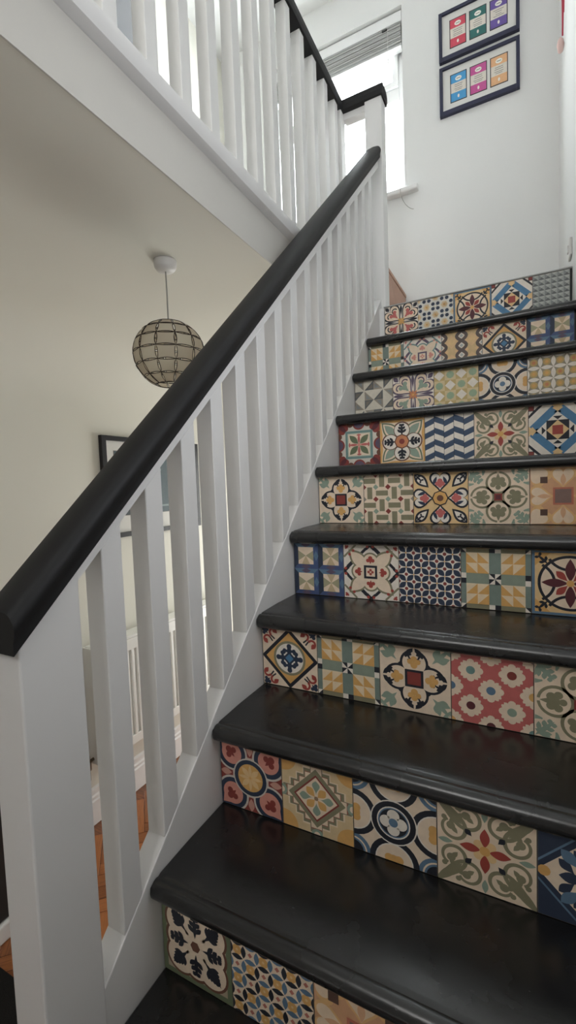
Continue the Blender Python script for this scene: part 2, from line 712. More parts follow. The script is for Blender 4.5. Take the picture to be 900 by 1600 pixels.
def t_peach_hearts():
    P = Print(rgb(222, 166, 116))
    P.add(rect(-1, -1, 1, 1), rgb(214, 158, 112))
    for a in (0, 90, 180, 270):
        P.add(heart(0.24 * math.cos(math.radians(a)), 0.24 * math.sin(math.radians(a)), 0.80, a), rgb(226, 178, 110))
        P.add(heart(0.32 * math.cos(math.radians(a)), 0.32 * math.sin(math.radians(a)), 0.66, a), rgb(232, 204, 172))
        P.add(xf(leaf(0.34, 0, 0.78, 0, 0.16), 0, 0, a), rgb(220, 168, 122))
        P.add(heart(1.0 * math.cos(math.radians(a + 45)) * 1.42, 1.42 * math.sin(math.radians(a + 45)), 0.76, a + 225), rgb(226, 178, 110))
        P.add(heart(1.42 * math.cos(math.radians(a + 45)), 1.42 * math.sin(math.radians(a + 45)), 0.62, a + 225), rgb(232, 204, 172))
    P.add(rect(-0.3, -0.3, 0.3, 0.3), rgb(196, 112, 84)).add(rect(-0.24, -0.24, 0.24, 0.24), rgb(136, 108, 98))
    P.add(rect(0.46, 0.46, 0.68, 0.68), rgb(92, 66, 56), 'r4')
    return P


def t_red_medallion():
    P = Print(rgb(150, 66, 56))
    P.add(circ(0.98, 0, 0.52), rgb(206, 178, 160), 'r4')
    P.add(circ(1.0, 0, 0.42), BRICK, 'r4')
    for s in (0.28, 0, -0.28):
        P.add(leaf(1.0, s * 1.2, 0.62, s, 0.2), rgb(206, 150, 130), 'r4')
    for r, c in ((0.52, rgb(206, 196, 184)), (0.46, NAVY), (0.33, PINK)):
        P.add(circ(0.60, 0.60, r), c, 'r4')
        P.add([(0.60 + r * 0.2, 0.60 + r * 0.95), (0.60 + r * 1.05, 0.60 + r * 1.05), (0.60 + r * 0.95, 0.60 + r * 0.2)], c, 'r4')
    trefoil(P, 0.56, 0.56, 45, 0.34, BRICK, 'r4')
    P.add(circ(0, 0, 0.56), rgb(206, 196, 184)).add(circ(0, 0, 0.52), NAVY).add(circ(0, 0, 0.40), OCHRE)
    P.add(leaf(0.02, 0.02, 0.27, 0.27, 0.16), PALEO, 'r4').add(leaf(0, 0.02, 0, 0.38, 0.10), PALEO, 'r4')
    return P


def t_stepped_diamond():
    P = Print(rgb(218, 190, 140))
    P.add(circ(0.95, 0.95, 0.4), OCHRE, 'r4')

    def steps(s):
        q = [(1.0 * s, 0.0), (1.0 * s, 0.16), (0.8 * s, 0.16), (0.8 * s, 0.36), (0.6 * s, 0.36), (0.6 * s, 0.56), (0.4 * s, 0.56), (0.4 * s, 0.76), (0.2 * s, 0.76), (0.2 * s, 1.0 * s), (0, 1.0 * s)]
        full = []
        for r in range(4):
            t = q[:-1]
            for _ in range(r):
                t = [(-y, x) for x, y in t]
            full += t
        return full
    P.add(xf(steps(1.0), 0, 0, 0, 1.02), CREAM).add(xf(steps(1.0), 0, 0, 0, 0.96), OLIVE)
    P.add(xf(steps(1.0), 0, 0, 0, 0.86), rgb(160, 96, 76)).add(xf(steps(1.0), 0, 0, 0, 0.83), CREAM)
    P.add(dia(0, 0, 0.80), OLIVE).add(dia(0, 0, 0.64), BRICK).add(dia(0, 0, 0.58), CREAM)
    P.add(leaf(0.03, 0.03, 0.27, 0.27, 0.22, 0.6), OCHRE, 'r4').add(leaf(0, 0.12, 0, 0.48, 0.22, 0.65), SAGE, 'r4')
    P.add(circ(0, 0, 0.06, 10), rgb(150, 120, 90))
    P.add(circ(0, 1.0, 0.16), SAGE, 'r4').add(circ(0, 1.0, 0.09), CREAM, 'r4')
    return P


def t_interlaced_rings(flower=WHITE, dark=INK, mid=STEEL, gold=OCHRE):
    P = Print(CREAM)
    for r, c in ((0.46, mid), (0.36, CREAM), (0.32, mid), (0.27, dark)):
        P.add(circ(1.02, 1.02, r), c, 'r4')
    P.add(circ(1.0, 0, 0.60), dark, 'r4').add(circ(1.0, 0, 0.46), WHITE, 'r4').add(circ(1.0, 0, 0.43), CREAM, 'r4')
    P.add(circ(1.02, 0, 0.20), gold, 'r4').add(circ(0.92, 0.12, 0.11, 12), gold, 'm4')
    P.add(circ(0.12, 0.92, 0.11, 12), gold, 'm4')
    P.add(circ(0, 0, 0.56), WHITE).add(circ(0, 0, 0.53), dark).add(circ(0, 0, 0.40), WHITE).add(circ(0, 0, 0.37), mid).add(circ(0, 0, 0.34), dark)
    P.add(circ(0.18, 0, 0.15, 16), flower, 'r4').add(circ(0, 0, 0.14, 16), flower)
    P.add(circ(0, 0, 0.11, 14), mid)
    return P


def t_olive_scroll():
    P = Print(CREAM)
    P.add(leaf(1.06, 1.06, 0.46, 0.46, 0.20), OLIVE, 'r4')
    for m in (0, 1):
        def f(q):
            return [(y, x) for x, y in q] if m else q
        path = bez((0.99, 0.99), (0.78, 0.74), (0.62, 0.38), (0.36, 0.39)) + bez((0.36, 0.39), (0.10, 0.40), (0.05, 0.62), (0.13, 0.76))[1:] + bez((0.13, 0.76), (0.22, 0.92), (0.46, 0.92), (0.52, 0.76))[1:]
        P.add(f(strip(path, 0.10, 0.06)), OLIVE, 'r4')
        P.add(f(circ(0.38, 0.70, 0.095, 12)), OLIVE, 'r4')
        P.add(f(leaf(0.42, 0.74, 0.60, 0.58, 0.12)), OLIVE, 'r4')
        P.add(f(leaf(0.40, 0.70, 0.22, 0.56, 0.11)), OLIVE, 'r4')
        P.add(f(circ(0.55, 0.84, 0.06, 10)), OLIVE, 'r4')
    P.add(leaf(0, 0.66, 0, 0.98, 0.13), SAGE, 'r4')
    P.add(leaf(0.26, 0.26, 0.40, 0.40, 0.13, 0.6), INK, 'r4')
    P.add(circ(0.13, 0.13, 0.10, 14), PALEO, 'r4')
    P.add(leaf(0, 0.08, 0, 0.52, 0.20), RED, 'r4').add(circ(0, 0, 0.11, 14), OCHRE)
    return P


def t_blue_fleur():
    P = Print(CREAM)
    P.add([(1, 1), (0.0, 1), (1, 0.0)], NAVY, 'r4')
    P.add([(1, 0.16), (1, 0.22), (0.22, 1), (0.16, 1)], STEEL, 'r4')
    P.add(dia(0, 0, 0.42), NAVY).add(dia(0, 0, 0.34), STEEL).add(dia(0, 0, 0.20), NAVY)
    P.add(leaf(0.1, 0, 0.62, 0, 0.24, 0.6), NAVY, 'r4')
    P.add(leaf(0.34, 0.10, 0.62, 0.36, 0.20, 0.6), NAVY, 'd4')
    P.add(leaf(0.24, 0.24, 0.58, 0.58, 0.24, 0.6), STEEL, 'r4')
    P.add(circ(0.88, 0, 0.12, 12), OCHRE, 'r4')
    return P


def t_snowflake_diamond():
    P = Print(CREAM)
    P.add(dia(0, 0, 1.02), INK).add(dia(0, 0, 0.86), OCHRE)
    P.add(circ(0, 0, 0.58), OLIVE).add(circ(0, 0, 0.50), WHITE)
    P.add(rect(-0.07, 0, 0.07, 0.44), NAVY, 'r4').add(circ(0, 0.40, 0.09, 10), NAVY, 'r4')
    P.add(rect(-0.15, 0.20, 0.15, 0.29), NAVY, 'r4').add(circ(0.17, 0.26, 0.065, 10), NAVY, 'd4')
    P.add(circ(0.2, 0.2, 0.075, 10), NAVY, 'r4').add(dia(0, 0, 0.24), NAVY).add(dia(0, 0, 0.15), BLUE)
    P.add(strip([(0.52, 0.60), (0.70, 0.74)], 0.05), INK, 'r4')
    P.add(strip([(0.60, 0.52), (0.74, 0.70)], 0.05), INK, 'r4')
    trefoil(P, 0.80, 0.82, 45, 0.24, NAVY, 'r4')
    P.add(arc(0.58, 0.80, 0.12, -60, 190, 0.07), RED, 'r4').add(circ(0.52, 0.86, 0.08, 10), RED, 'r4')
    P.add(arc(0.82, 0.58, 0.12, 150, -100, 0.07), RED, 'r4').add(circ(0.88, 0.52, 0.08, 10), RED, 'r4')
    return P


def t_windmill():
    P = Print(CREAM)
    TL, SG = rgb(122, 138, 128), rgb(138, 150, 132)
    P.add(rect(-0.17, -1, 0.17, 1), TL).add(rect(-1, -0.17, 1, 0.17), SG)
    P.add(rect(-1, -1, -0.84, 1), TL).add(rect(0.84, -1, 1, 1), TL)
    P.add(rect(-1, 0.84, 1, 1), OLIVE).add(rect(-1, -1, 1, -0.84), OLIVE)
    P.add(rect(-0.17, 0.84, 0, 1), INK, 'r4').add(rect(0, 0.84, 0.17, 1), WHITE, 'r4')
    P.add([(1, 1), (0.84, 1), (0.84, 0.84)], INK, 'r4').add([(1, 1), (1, 0.84), (0.84, 0.84)], WHITE, 'r4')
    for sx in (1, -1):
        for sy in (1, -1):
            cx, cy = 0.505 * sx, 0.505 * sy
            h = 0.335
            P.add(rect(cx - h, cy - h, cx + h, cy + h), rgb(230, 206, 168))
            for qx in (0, 1):
                for qy in (0, 1):
                    x0, y0 = cx - h + qx * h, cy - h + qy * h
                    P.add([(x0, y0), (x0 + h, y0), (x0 + h, y0 + h)] if sx * sy > 0 else [(x0, y0), (x0 + h, y0), (x0, y0 + h)], OCHRE)
    P.add(rect(-0.17, -0.17, 0.17, 0.17), WHITE)
    P.add([(0, 0), (0.17, 0), (0.17, 0.17)], INK, 'r4')
    return P


def t_dark_quatrefoil():
    P = Print(CREAM)
    frond(P, 0.50, 0.50, 45, 0.66, SAGE, 'r4', 2, 0.24)
    P.add(leaf(0.62, 0.58, 0.98, 0.70, 0.18), SAGE, 'd4')
    P.add(circ(0.46, 0, 0.40), INK, 'r4').add(circ(0.32, 0.32, 0.16), INK, 'r4')
    P.add(circ(0.46, 0, 0.33), CREAM, 'r4')
    P.add(rect(0.70, -0.03, 0.95, 0.03), CREAM, 'r4')
    frond(P, 0.80, 0.22, 205, 0.30, INK, 'd4', 2, 0.3)
    P.add(leaf(0.90, 0.02, 0.66, 0.26, 0.14), INK, 'd4')
    P.add(circ(0.40, 0, 0.10, 12), OCHRE, 'r4').add(circ(0.50, 0.11, 0.08, 10), OCHRE, 'd4').add(circ(0.58, 0, 0.09, 10), OCHRE, 'r4')
    P.add(rect(-0.26, -0.26, 0.26, 0.26), INK).add(rect(-0.19, -0.19, 0.19, 0.19), BRICK)
    return P


def t_salmon_flowers():
    P = Print(SALMON)
    dots = [PLUM, SAGE, OCHRE, STEEL, TEAL, OCHRE, PLUM, STEEL, BRICK]
    i = 0
    for x, y in ((-1, 1), (0, 1), (1, 1), (-0.5, 0.5), (0.5, 0.5), (-1, 0), (0, 0), (1, 0), (-0.5, -0.5), (0.5, -0.5), (-1, -1), (0, -1), (1, -1)):
        for a in range(8):
            P.flat(circ(x + 0.22 * math.cos(a * PI / 4), y + 0.22 * math.sin(a * PI / 4), 0.10, 10), CREAM, 1)
        P.flat(circ(x, y, 0.24, 16), CREAM, 2)
        P.flat(circ(x, y, 0.115, 14), dots[(i * 4 + 1) % 9], 3)
        i += 1
    for x in (-0.75, -0.25, 0.25, 0.75):
        for y in (-0.75, -0.25, 0.25, 0.75):
            P.flat(rect(x - 0.06, y - 0.06, x + 0.06, y + 0.06), SALMON, 4)
    return P


def t_olive_clover():
    P = Print(CREAM)
    frond(P, 0.98, 0.98, 225, 0.62, SAGE, 'r4', 3, 0.2)
    P.add(leaf(0.98, 0.80, 0.62, 0.98, 0.16), SAGE, 'r4').add(arc(0.98, 0.98, 0.5, 180, 200, 0.12, 0.04), SAGE, 'r4').add(arc(0.98, 0.98, 0.5, 270, 250, 0.12, 0.04), SAGE, 'r4')
    P.add(circ(0.52, 0, 0.42), OLIVE, 'r4').add(circ(0.53, 0, 0.34), CREAM, 'r4')
    P.add([(0.80, -0.03), (1.0, -0.05), (1.0, 0.05), (0.80, 0.03)], CREAM, 'r4')
    P.add(circ(0.46, 0.17, 0.10, 12), OLIVE, 'd4').add(circ(0.62, 0.12, 0.11, 12), OLIVE, 'd4').add(circ(0.36, 0, 0.09, 12), OLIVE, 'r4')
    P.add(leaf(0.30, 0, 0.88, 0, 0.16), OLIVE, 'r4').add(circ(0.52, 0, 0.11, 12), OLIVE, 'r4')
    P.add(rect(-0.13, -0.13, 0.13, 0.13), BRICK).add(rect(-0.08, -0.08, 0.08, 0.08), PLUM)
    return P


def t_blue_boxes():
    P = Print(ROYAL)
    for sx in (1, -1):
        for sy in (1, -1):
            cx, cy = 0.5 * sx, 0.5 * sy
            P.add([(cx - 0.5, cy + 0.5), (cx + 0.5, cy + 0.5), (cx + 0.30, cy + 0.30), (cx - 0.30, cy + 0.30)], STEEL)
            P.add([(cx - 0.5, cy - 0.5), (cx - 0.5, cy + 0.5), (cx - 0.30, cy + 0.30), (cx - 0.30, cy - 0.30)], NAVY)
            P.add([(cx + 0.5, cy - 0.5), (cx + 0.5, cy + 0.5), (cx + 0.30, cy + 0.30), (cx + 0.30, cy - 0.30)], ROYAL)
            P.add(dia(cx, cy + 0.42, 0.20, 0.10), MAUVE).add(dia(cx, cy - 0.42, 0.20, 0.10), MAUVE)
            P.add(dia(cx + 0.42, cy, 0.10, 0.20), STEEL)
            P.add(rect(cx - 0.31, cy - 0.33, cx + 0.31, cy + 0.33), CREAM)
            a = rgb(196, 172, 130)
            b = rgb(166, 158, 122)
            P.add([(cx - 0.31, cy + 0.2), (cx, cy), (cx - 0.31, cy - 0.2)], b).add([(cx + 0.31, cy + 0.2), (cx, cy), (cx + 0.31, cy - 0.2)], b)
            P.add([(cx - 0.17, cy + 0.33), (cx, cy), (cx + 0.17, cy + 0.33)], a if sx > 0 else CREAM).add([(cx - 0.17, cy - 0.33), (cx, cy), (cx + 0.17, cy - 0.33)], a)
    return P


def t_cream_star(acc=RED, dark=INK, line=OLIVE):
    P = Print(WHITE)
    P.add(strip([(0.52, 0.98), (0.98, 0.52)], 0.07), line, 'r4')
    P.add(strip([(0.16, 0.84), (0.50, 0.50)], 0.13), dark, 'r4').add(strip([(0.50, 0.50), (0.84, 0.16)], 0.10), dark, 'r4')
    P.add(strip([(0.0, 0.98), (0.16, 0.82)], 0.13), dark, 'r4').add(strip([(0.82, 0.16), (0.98, 0.0)], 0.10), dark, 'r4')
    P.add(leaf(0.10, 0.10, 0.80, 0.80, 0.54), line, 'r4').add(circ(0.40, 0, 0.31), line, 'r4')
    P.add(leaf(0.12, 0.12, 0.73, 0.73, 0.42), CREAM, 'r4').add(circ(0.40, 0, 0.25), CREAM, 'r4')
    trefoil(P, 0.36, 0, 0, 0.26, acc, 'r4')
    P.add(rect(-0.24, -0.24, 0.24, 0.24), dark).add(rect(-0.16, -0.16, 0.16, 0.16), CREAM)
    P.add(circ(0.07, 0, 0.05, 8), acc, 'r4')
    trefoil(P, 0.86, 0.84, 45, 0.14, acc, 'r4')
    P.add(circ(0.62, 0.76, 0.055, 8), acc, 'd4').add(circ(0.1, 0.92, 0.055, 8), acc, 'd4')
    return P


def t_petal_dots():
    P = Print(WHITE)
    n = 4
    h = 1.0 / n
    for i in range(-1, n + 1):
        for j in range(-1, n + 1):
            x, y = -1 + 2 * h * i + h, -1 + 2 * h * j + h
            for a in range(4):
                an = PI / 4 + a * PI / 2
                P.flat(leaf(x + 0.02 * math.cos(an), y + 0.02 * math.sin(an), x + h * 1.36 * math.cos(an), y + h * 1.36 * math.sin(an), h * 0.74, 0.5, 6), NAVY, 1)
            P.flat(circ(x + h, y, h * 0.24, 8), BRICK, 2)
            P.flat(circ(x, y + h, h * 0.24, 8), BRICK, 2)
            P.flat(circ(x, y, h * 0.13, 6), OCHRE, 3)
            P.flat(circ(x + h, y + h, h * 0.13, 6), PALEO, 3)
    return P


def t_maroon_flower():
    P = Print(STEEL)
    P.add(rect(-0.91, -0.91, 0.91, 0.91), PALEO).add([(0.91, 0.91), (0.91, 0.5), (0.5, 0.91)], OCHRE, 'r4')
    P.add(circ(0, 0, 0.80), CREAM)
    P.add(arc(1.0, 0, 0.60, 118, 242, 0.08), INK, 'r4').add(arc(0, 0, 0.80, 0, 180, 0.08, n=26), INK).add(arc(0, 0, 0.80, 180, 360, 0.08, n=26), INK)
    frond(P, 0.56, 0.56, 45, 0.40, INK, 'r4', 2, 0.22)
    P.add(leaf(0.05, 0, 0.74, 0, 0.26), PLUM, 'r4').add(leaf(0.06, 0.06, 0.36, 0.36, 0.20, 0.6), RED, 'r4')
    P.add(circ(0, 0, 0.10, 12), OCHRE)
    return P


def t_basket():
    P = Print(CREAM)
    n = 4
    h = 1.0 / n
    for i in range(n):
        for j in range(n):
            x, y = -1 + h * (2 * i + 1), -1 + h * (2 * j + 1)
            if (i + j) % 2:
                P.flat(rect(x - h * 0.98, y - h * 0.42, x + h * 0.98, y + h * 0.42), OLIVE, 1)
            else:
                P.flat(rect(x - h * 0.42, y - h * 0.98, x + h * 0.42, y + h * 0.98), OLIVE, 1)
    for i in range(n + 1):
        for j in range(n + 1):
            x, y = -1 + 2 * h * i, -1 + 2 * h * j
            P.flat(dia(x, y, h * 0.62), CREAM, 2)
            P.flat(dia(x, y, h * 0.46), BRICK if (i + j) % 2 else (SAGE if i % 4 else TAUPE), 3)
    return P


def t_yellow_hearts():
    P = Print(PALEO)
    P.add(leaf(0.96, 0.96, 0.42, 0.42, 0.40, 0.45), INK, 'r4').add(leaf(0.90, 0.90, 0.50, 0.50, 0.24, 0.45), WHITE, 'r4')
    frond(P, 0.92, 0.92, 225, 0.36, INK, 'r4', 2, 0.2)
    for a in (0, 90, 180, 270):
        c, s = math.cos(math.radians(a)), math.sin(math.radians(a))
        P.add(heart(0.20 * c, 0.20 * s, 0.84, a), INK).add(heart(0.30 * c, 0.30 * s, 0.68, a), WHITE)
        P.add(xf(circ(0.66, 0, 0.10, 12), 0, 0, a), SALMON).add(xf(circ(0.56, 0.09, 0.09, 10), 0, 0, a), SALMON).add(xf(circ(0.56, -0.09, 0.09, 10), 0, 0, a), SALMON).add(xf(circ(0.48, 0, 0.08, 10), 0, 0, a), SALMON)
        for s2 in (1, -1):
            P.add(xf(leaf(0.50, s2 * 0.26, 0.84, s2 * 0.12, 0.12), 0, 0, a), NAVY)
    P.add(circ(0, 0, 0.30, 8), INK).add(circ(0, 0, 0.26, 8), OCHRE).add(circ(0, 0, 0.12), BROWN)
    return P


def t_purple_petals():
    P = Print(rgb(206, 198, 184))
    P.add(circ(1.0, 0, 0.30), BRICK, 'r4').add(circ(1.02, 0, 0.24), MAUVE, 'r4')
    P.add(circ(1.0, 1.0, 0.50), OCHRE, 'r4')
    P.add(leaf(1.0, 1.0, 0.56, 0.92, 0.24), BRICK, 'd4').add(leaf(0.98, 0.56, 0.62, 0.72, 0.26), BRICK, 'd4').add(leaf(1.0, 1.0, 0.60, 0.60, 0.22), PLUM, 'r4')
    P.add(circ(0.98, 0.42, 0.15, 14), BROWN, 'd4')
    P.add(rect(-0.66, -0.66, 0.66, 0.66), TEAL).add(rect(-0.55, -0.55, 0.55, 0.55), rgb(196, 194, 172)).add(rect(-0.50, -0.50, 0.50, 0.50), CREAM)
    P.add(leaf(0.04, 0.04, 0.46, 0.46, 0.28), GREEN, 'r4')
    P.add(leaf(0, 0.04, 0, 0.50, 0.12), SALMON, 'r4').add(leaf(-0.12, 0.46, 0.12, 0.46, 0.10), SALMON, 'r4').add(circ(0, 0, 0.08, 10), PINK)
    return P


def t_fern_flower():
    P = Print(PALEO)
    P.add(rect(-0.92, -0.92, 0.92, 0.92), CREAM)
    P.add(strip(bez((0.0, 0.98), (0.30, 0.84), (0.5, 0.98), (0.92, 0.98)), 0.10), OCHRE, 'd4')
    P.add(circ(0.50, 0, 0.40), BROWN, 'r4').add(leaf(0.12, 0.12, 0.90, 0.90, 0.62), GREEN, 'r4')
    P.add(leaf(0.16, 0.16, 0.84, 0.84, 0.50), CREAM, 'r4').add(leaf(0.22, 0.22, 0.78, 0.78, 0.34), SAGE, 'r4')
    P.add(circ(0.50, 0, 0.36), BROWN, 'r4').add(circ(0.51, 0, 0.33), WHITE, 'r4')
    frond(P, 0.24, 0, 0, 0.58, INK, 'r4', 3, 0.2)
    P.add(circ(0, 0, 0.34, 8), BROWN).add(circ(0, 0, 0.29, 8), TERRA).add(circ(0, 0, 0.12), BRICK)
    return P


def t_chevron():
    P = Print(WHITE)
    for i in range(5):
        x0, x1 = -1 + 0.4 * i, -0.6 + 0.4 * i
        s = 0.18 if i % 2 == 0 else -0.18
        for j in range(-1, 5):
            y = -1 + 0.5 * j + (0.0 if i % 2 == 0 else 0.25)
            P.flat([(x0, y), (x1, y + s), (x1, y + s + 0.25), (x0, y + 0.25)], rgb(62, 82, 108), 1)
    for i in range(1, 5):
        P.flat(rect(-1 + 0.4 * i - 0.008, -1, -1 + 0.4 * i + 0.008, 1), INK, 2)
    return P


def t_blue_square():
    P = Print(WHITE)
    P.add([(0.5, 1), (1, 1), (1, 0.5)], INK, 'r4').add([(0.62, 1), (0.80, 1), (0.80, 0.84)], WHITE, 'r4').add([(1, 0.62), (1, 0.80), (0.84, 0.80)], WHITE, 'r4').add(rect(0.82, 0.82, 1, 1), BRICK, 'r4')
    P.add([(0.98, 0.16), (0.16, 0.98), (-0.12, 0.70), (0.70, -0.12)], BLUE, 'r4')
    P.add([(0.22, 1), (-0.22, 1), (0, 0.78)], PALEO, 'r4').add(dia(0, 0.86, 0.18, 0.14), PALEO, 'r4')
    P.add(dia(0, 0, 0.72), WHITE)
    P.add([(-0.16, 0.54), (0.16, 0.54), (0, 0.40)], INK, 'r4')
    P.add(rect(-0.38, -0.38, 0.38, 0.38), INK).add(dia(0, 0, 0.38), PALEO).add(rect(-0.18, -0.18, 0.18, 0.18), RED)
    return P


def t_pinwheel():
    P = Print(rgb(206, 198, 180))
    for i in range(2):
        for j in range(2):
            cx, cy = -0.5 + i, -0.5 + j
            for k, c in ((0, DGREY), (1, TAUPE), (2, DGREY), (3, TAUPE)):
                q = [(0.02, 0.02), (0.5, 0.02), (0.5, 0.5)] if (i + j) % 2 else [(0.02, 0.02), (0.02, 0.5), (0.5, 0.5)]
                for _ in range(k):
                    q = [(-y, x) for x, y in q]
                P.flat([(cx + x, cy + y) for x, y in q], c, 1)
            for k in range(4):
                q = [(0.18, 0.10), (0.44, 0.10), (0.44, 0.34)] if (i + j) % 2 else [(0.10, 0.18), (0.10, 0.44), (0.34, 0.44)]
                for _ in range(k):
                    q = [(-y, x) for x, y in q]
                P.flat([(cx + x, cy + y) for x, y in q], (GREY if k % 2 else rgb(120, 112, 100)), 2)
    return P


def t_four_hearts(acc=SAGE, ring=MAUVE, mid=TERRA):
    P = Print(WHITE)
    for a in (45, 135, 225, 315):
        P.add(heart(0, 0, 1.20, a), ring).add(heart(0.10 * math.cos(math.radians(a)), 0.10 * math.sin(math.radians(a)), 1.02, a), CREAM)
        for s in (1, -1):
            P.add(xf(arc(0.74, s * 0.20, 0.15, 100 * s, -160 * s, 0.07, 0.05), 0, 0, a), ring)
        P.add(xf(circ(0.58, 0, 0.13, 12), 0, 0, a), acc).add(xf(circ(0.70, 0.15, 0.11, 12), 0, 0, a), acc).add(xf(circ(0.70, -0.15, 0.11, 12), 0, 0, a), acc).add(xf(leaf(0.3, 0, 0.6, 0, 0.12), 0, 0, a), acc)
        P.add(xf(leaf(1.02, 0, 1.36, 0, 0.22), 0, 0, a), ring)
    P.add(leaf(0, 0.1, 0, 0.98, 0.14, 0.75), ring, 'r4')
    P.add(leaf(0.02, 0.02, 0.20, 0.20, 0.10), mid, 'r4').add(leaf(0, 0, 0, 0.24, 0.09), mid, 'r4').add(circ(0, 0, 0.06, 8), OCHRE)
    return P


def t_gold_checks():
    P = Print(rgb(204, 178, 120))
    n = 4
    h = 1.0 / n
    for i in range(n):
        for j in range(n):
            x, y = -1 + h * (2 * i + 1), -1 + h * (2 * j + 1)
            P.flat(rect(x - h, y - h, x + h, y + h), rgb(196, 168, 104) if (i + j) % 2 else rgb(212, 190, 140), 1)
            if (i + j) % 2:
                P.flat(dia(x, y, h * 0.96), WHITE, 2)
            else:
                P.flat(circ(x, y, h * 0.72, 8), rgb(150, 172, 138), 2)
    return P


def t_gold_stars():
    P = Print(rgb(150, 140, 116))
    n = 4
    h = 1.0 / n
    for i in range(n + 1):
        for j in range(n + 1):
            x, y = -1 + 2 * h * i, -1 + 2 * h * j
            P.flat(circ(x + h, y + h, h * 0.62, 10), rgb(196, 160, 88), 1)
            P.flat(circ(x + h, y + h, h * 0.30, 8), TERRA if (i + 2 * j) % 3 == 0 else OCHRE, 2)
            P.flat(leaf(x, y, x + 2 * h, y, h * 0.72, 0.5, 6), WHITE, 3)
            P.flat(leaf(x, y, x, y + 2 * h, h * 0.72, 0.5, 6), WHITE, 3)
    return P


def t_brown_chain():
    P = Print(rgb(214, 180, 124))
    c1 = rgb(98, 84, 80)
    for i in range(-3, 4):
        for j in range(-3, 4):
            x, y = 0.5 * i, 0.5 * j
            if (i + j) % 2 == 0:
                P.flat(dia(x, y, 0.36), rgb(226, 186, 130), 1)
                P.flat(dia(x, y, 0.20), TERRA if (i % 2 == 0) else PALEO, 2)
    for i in (-1.0, 0.0, 1.0):
        ps = []
        for k in range(33):
            t = -1.1 + 2.2 * k / 32
            ps.append((i + 0.24 * math.sin(t * PI * 2), t))
        P.add(strip(ps, 0.16), c1)
        P.add(strip([(2 * i - x, y) for x, y in ps], 0.16), c1)
    for x in (-1.0, 0.0, 1.0):
        for y in (-0.75, -0.25, 0.25, 0.75):
            P.flat(dia(x, y, 0.16), WHITE, P.k)
            P.flat(dia(x, y, 0.10), LGREY, P.k + 1)
    return P


def t_navy_flowers():
    P = Print(rgb(214, 210, 200))
    n = 4
    h = 1.0 / n
    for i in range(n + 1):
        for j in range(n + 1):
            x, y = -1 + 2 * h * i, -1 + 2 * h * j
            if (i + j) % 2:
                for a in range(4):
                    an = PI / 4 + a * PI / 2
                    P.flat(circ(x + h * 0.78 * math.cos(an), y + h * 0.78 * math.sin(an), h * 0.42, 10), NAVY, 1)
                P.flat(circ(x, y, h * 0.42, 10), LGREY, 2)
                P.flat(circ(x, y, h * 0.26, 8), WHITE, 3)
            else:
                for a in range(6):
                    an = a * PI / 3
                    P.flat(circ(x + h * 0.46 * math.cos(an), y + h * 0.46 * math.sin(an), h * 0.32, 8), rgb(224, 196, 148), 2)
                P.flat(circ(x, y, h * 0.24, 8), OCHRE, 3)
    return P


def t_grey_pyramids():
    P = Print(GREY)
    n = 7
    h = 1.0 / n
    for i in range(n):
        for j in range(n):
            x, y = -1 + h * (2 * i + 1), -1 + h * (2 * j + 1)
            P.flat([(x - h, y + h), (x + h, y + h), (x, y)], LGREY, 1)
            P.flat([(x + h, y + h), (x + h, y - h), (x, y)], rgb(160, 164, 158), 1)
            P.flat([(x - h, y - h), (x + h, y - h), (x, y)], rgb(102, 104, 104), 1)
            P.flat([(x - h, y + h), (x - h, y - h), (x, y)], rgb(132, 136, 134), 1)
    return P


# ------------------------------------------------------------------ the house shell
struct(box('floor', WALL_L - 0.1, WALL_R + 0.1, WALL_F, WALL_B + 0.1, FLOOR_Z - 0.12, FLOOR_Z - 0.012, M['dark']), 'hallway sub floor under orange parquet blocks')
floor = bpy.data.objects['floor']
# herringbone blocks, each a piece of its own
BL, BW = 0.26, 0.065
blk = MB().box(-BL / 2 + 0.0014, BL / 2 - 0.0014, -BW / 2 + 0.0014, BW / 2 - 0.0014, -0.012, 0.0).mesh('parquet_block', 0.0008, 1)
blk.materials.append(M['parquet'])
cnt = 0
ux, uy = Vector((math.cos(PI / 4), math.sin(PI / 4))), Vector((-math.sin(PI / 4), math.cos(PI / 4)))
for a in range(-60, 60):
    for b in range(-14, 15):
        # classic 4:1 herringbone in the rotated frame
        for kind in (0, 1):
            if kind == 0:
                p = ux * (a * BW + b * (BL + 0.0) + BL / 2) + uy * (a * BW - b * BL + BW / 2)
                ang = PI / 4
            else:
                p = ux * (a * BW + b * BL + BL + BW / 2) + uy * (a * BW - b * BL - BL + BW + BL / 2)
                ang = PI / 4 + PI / 2
            x, y = p.x - 0.7, p.y + 0.5
            if WALL_L + 0.09 < x < -0.14 and -0.75 < y < 1.95 and cnt < 296:
                o = link('parquet_block', blk, floor, (x, y, FLOOR_Z))
                o.rotation_euler = (0, 0, ang)
                cnt += 1
# plain boards past the blocks
o = MB().box(WALL_L, WALL_R, WALL_F, WALL_B, FLOOR_Z - 0.0119, FLOOR_Z - 0.008).build('parquet_bed', M['parquet'], floor)

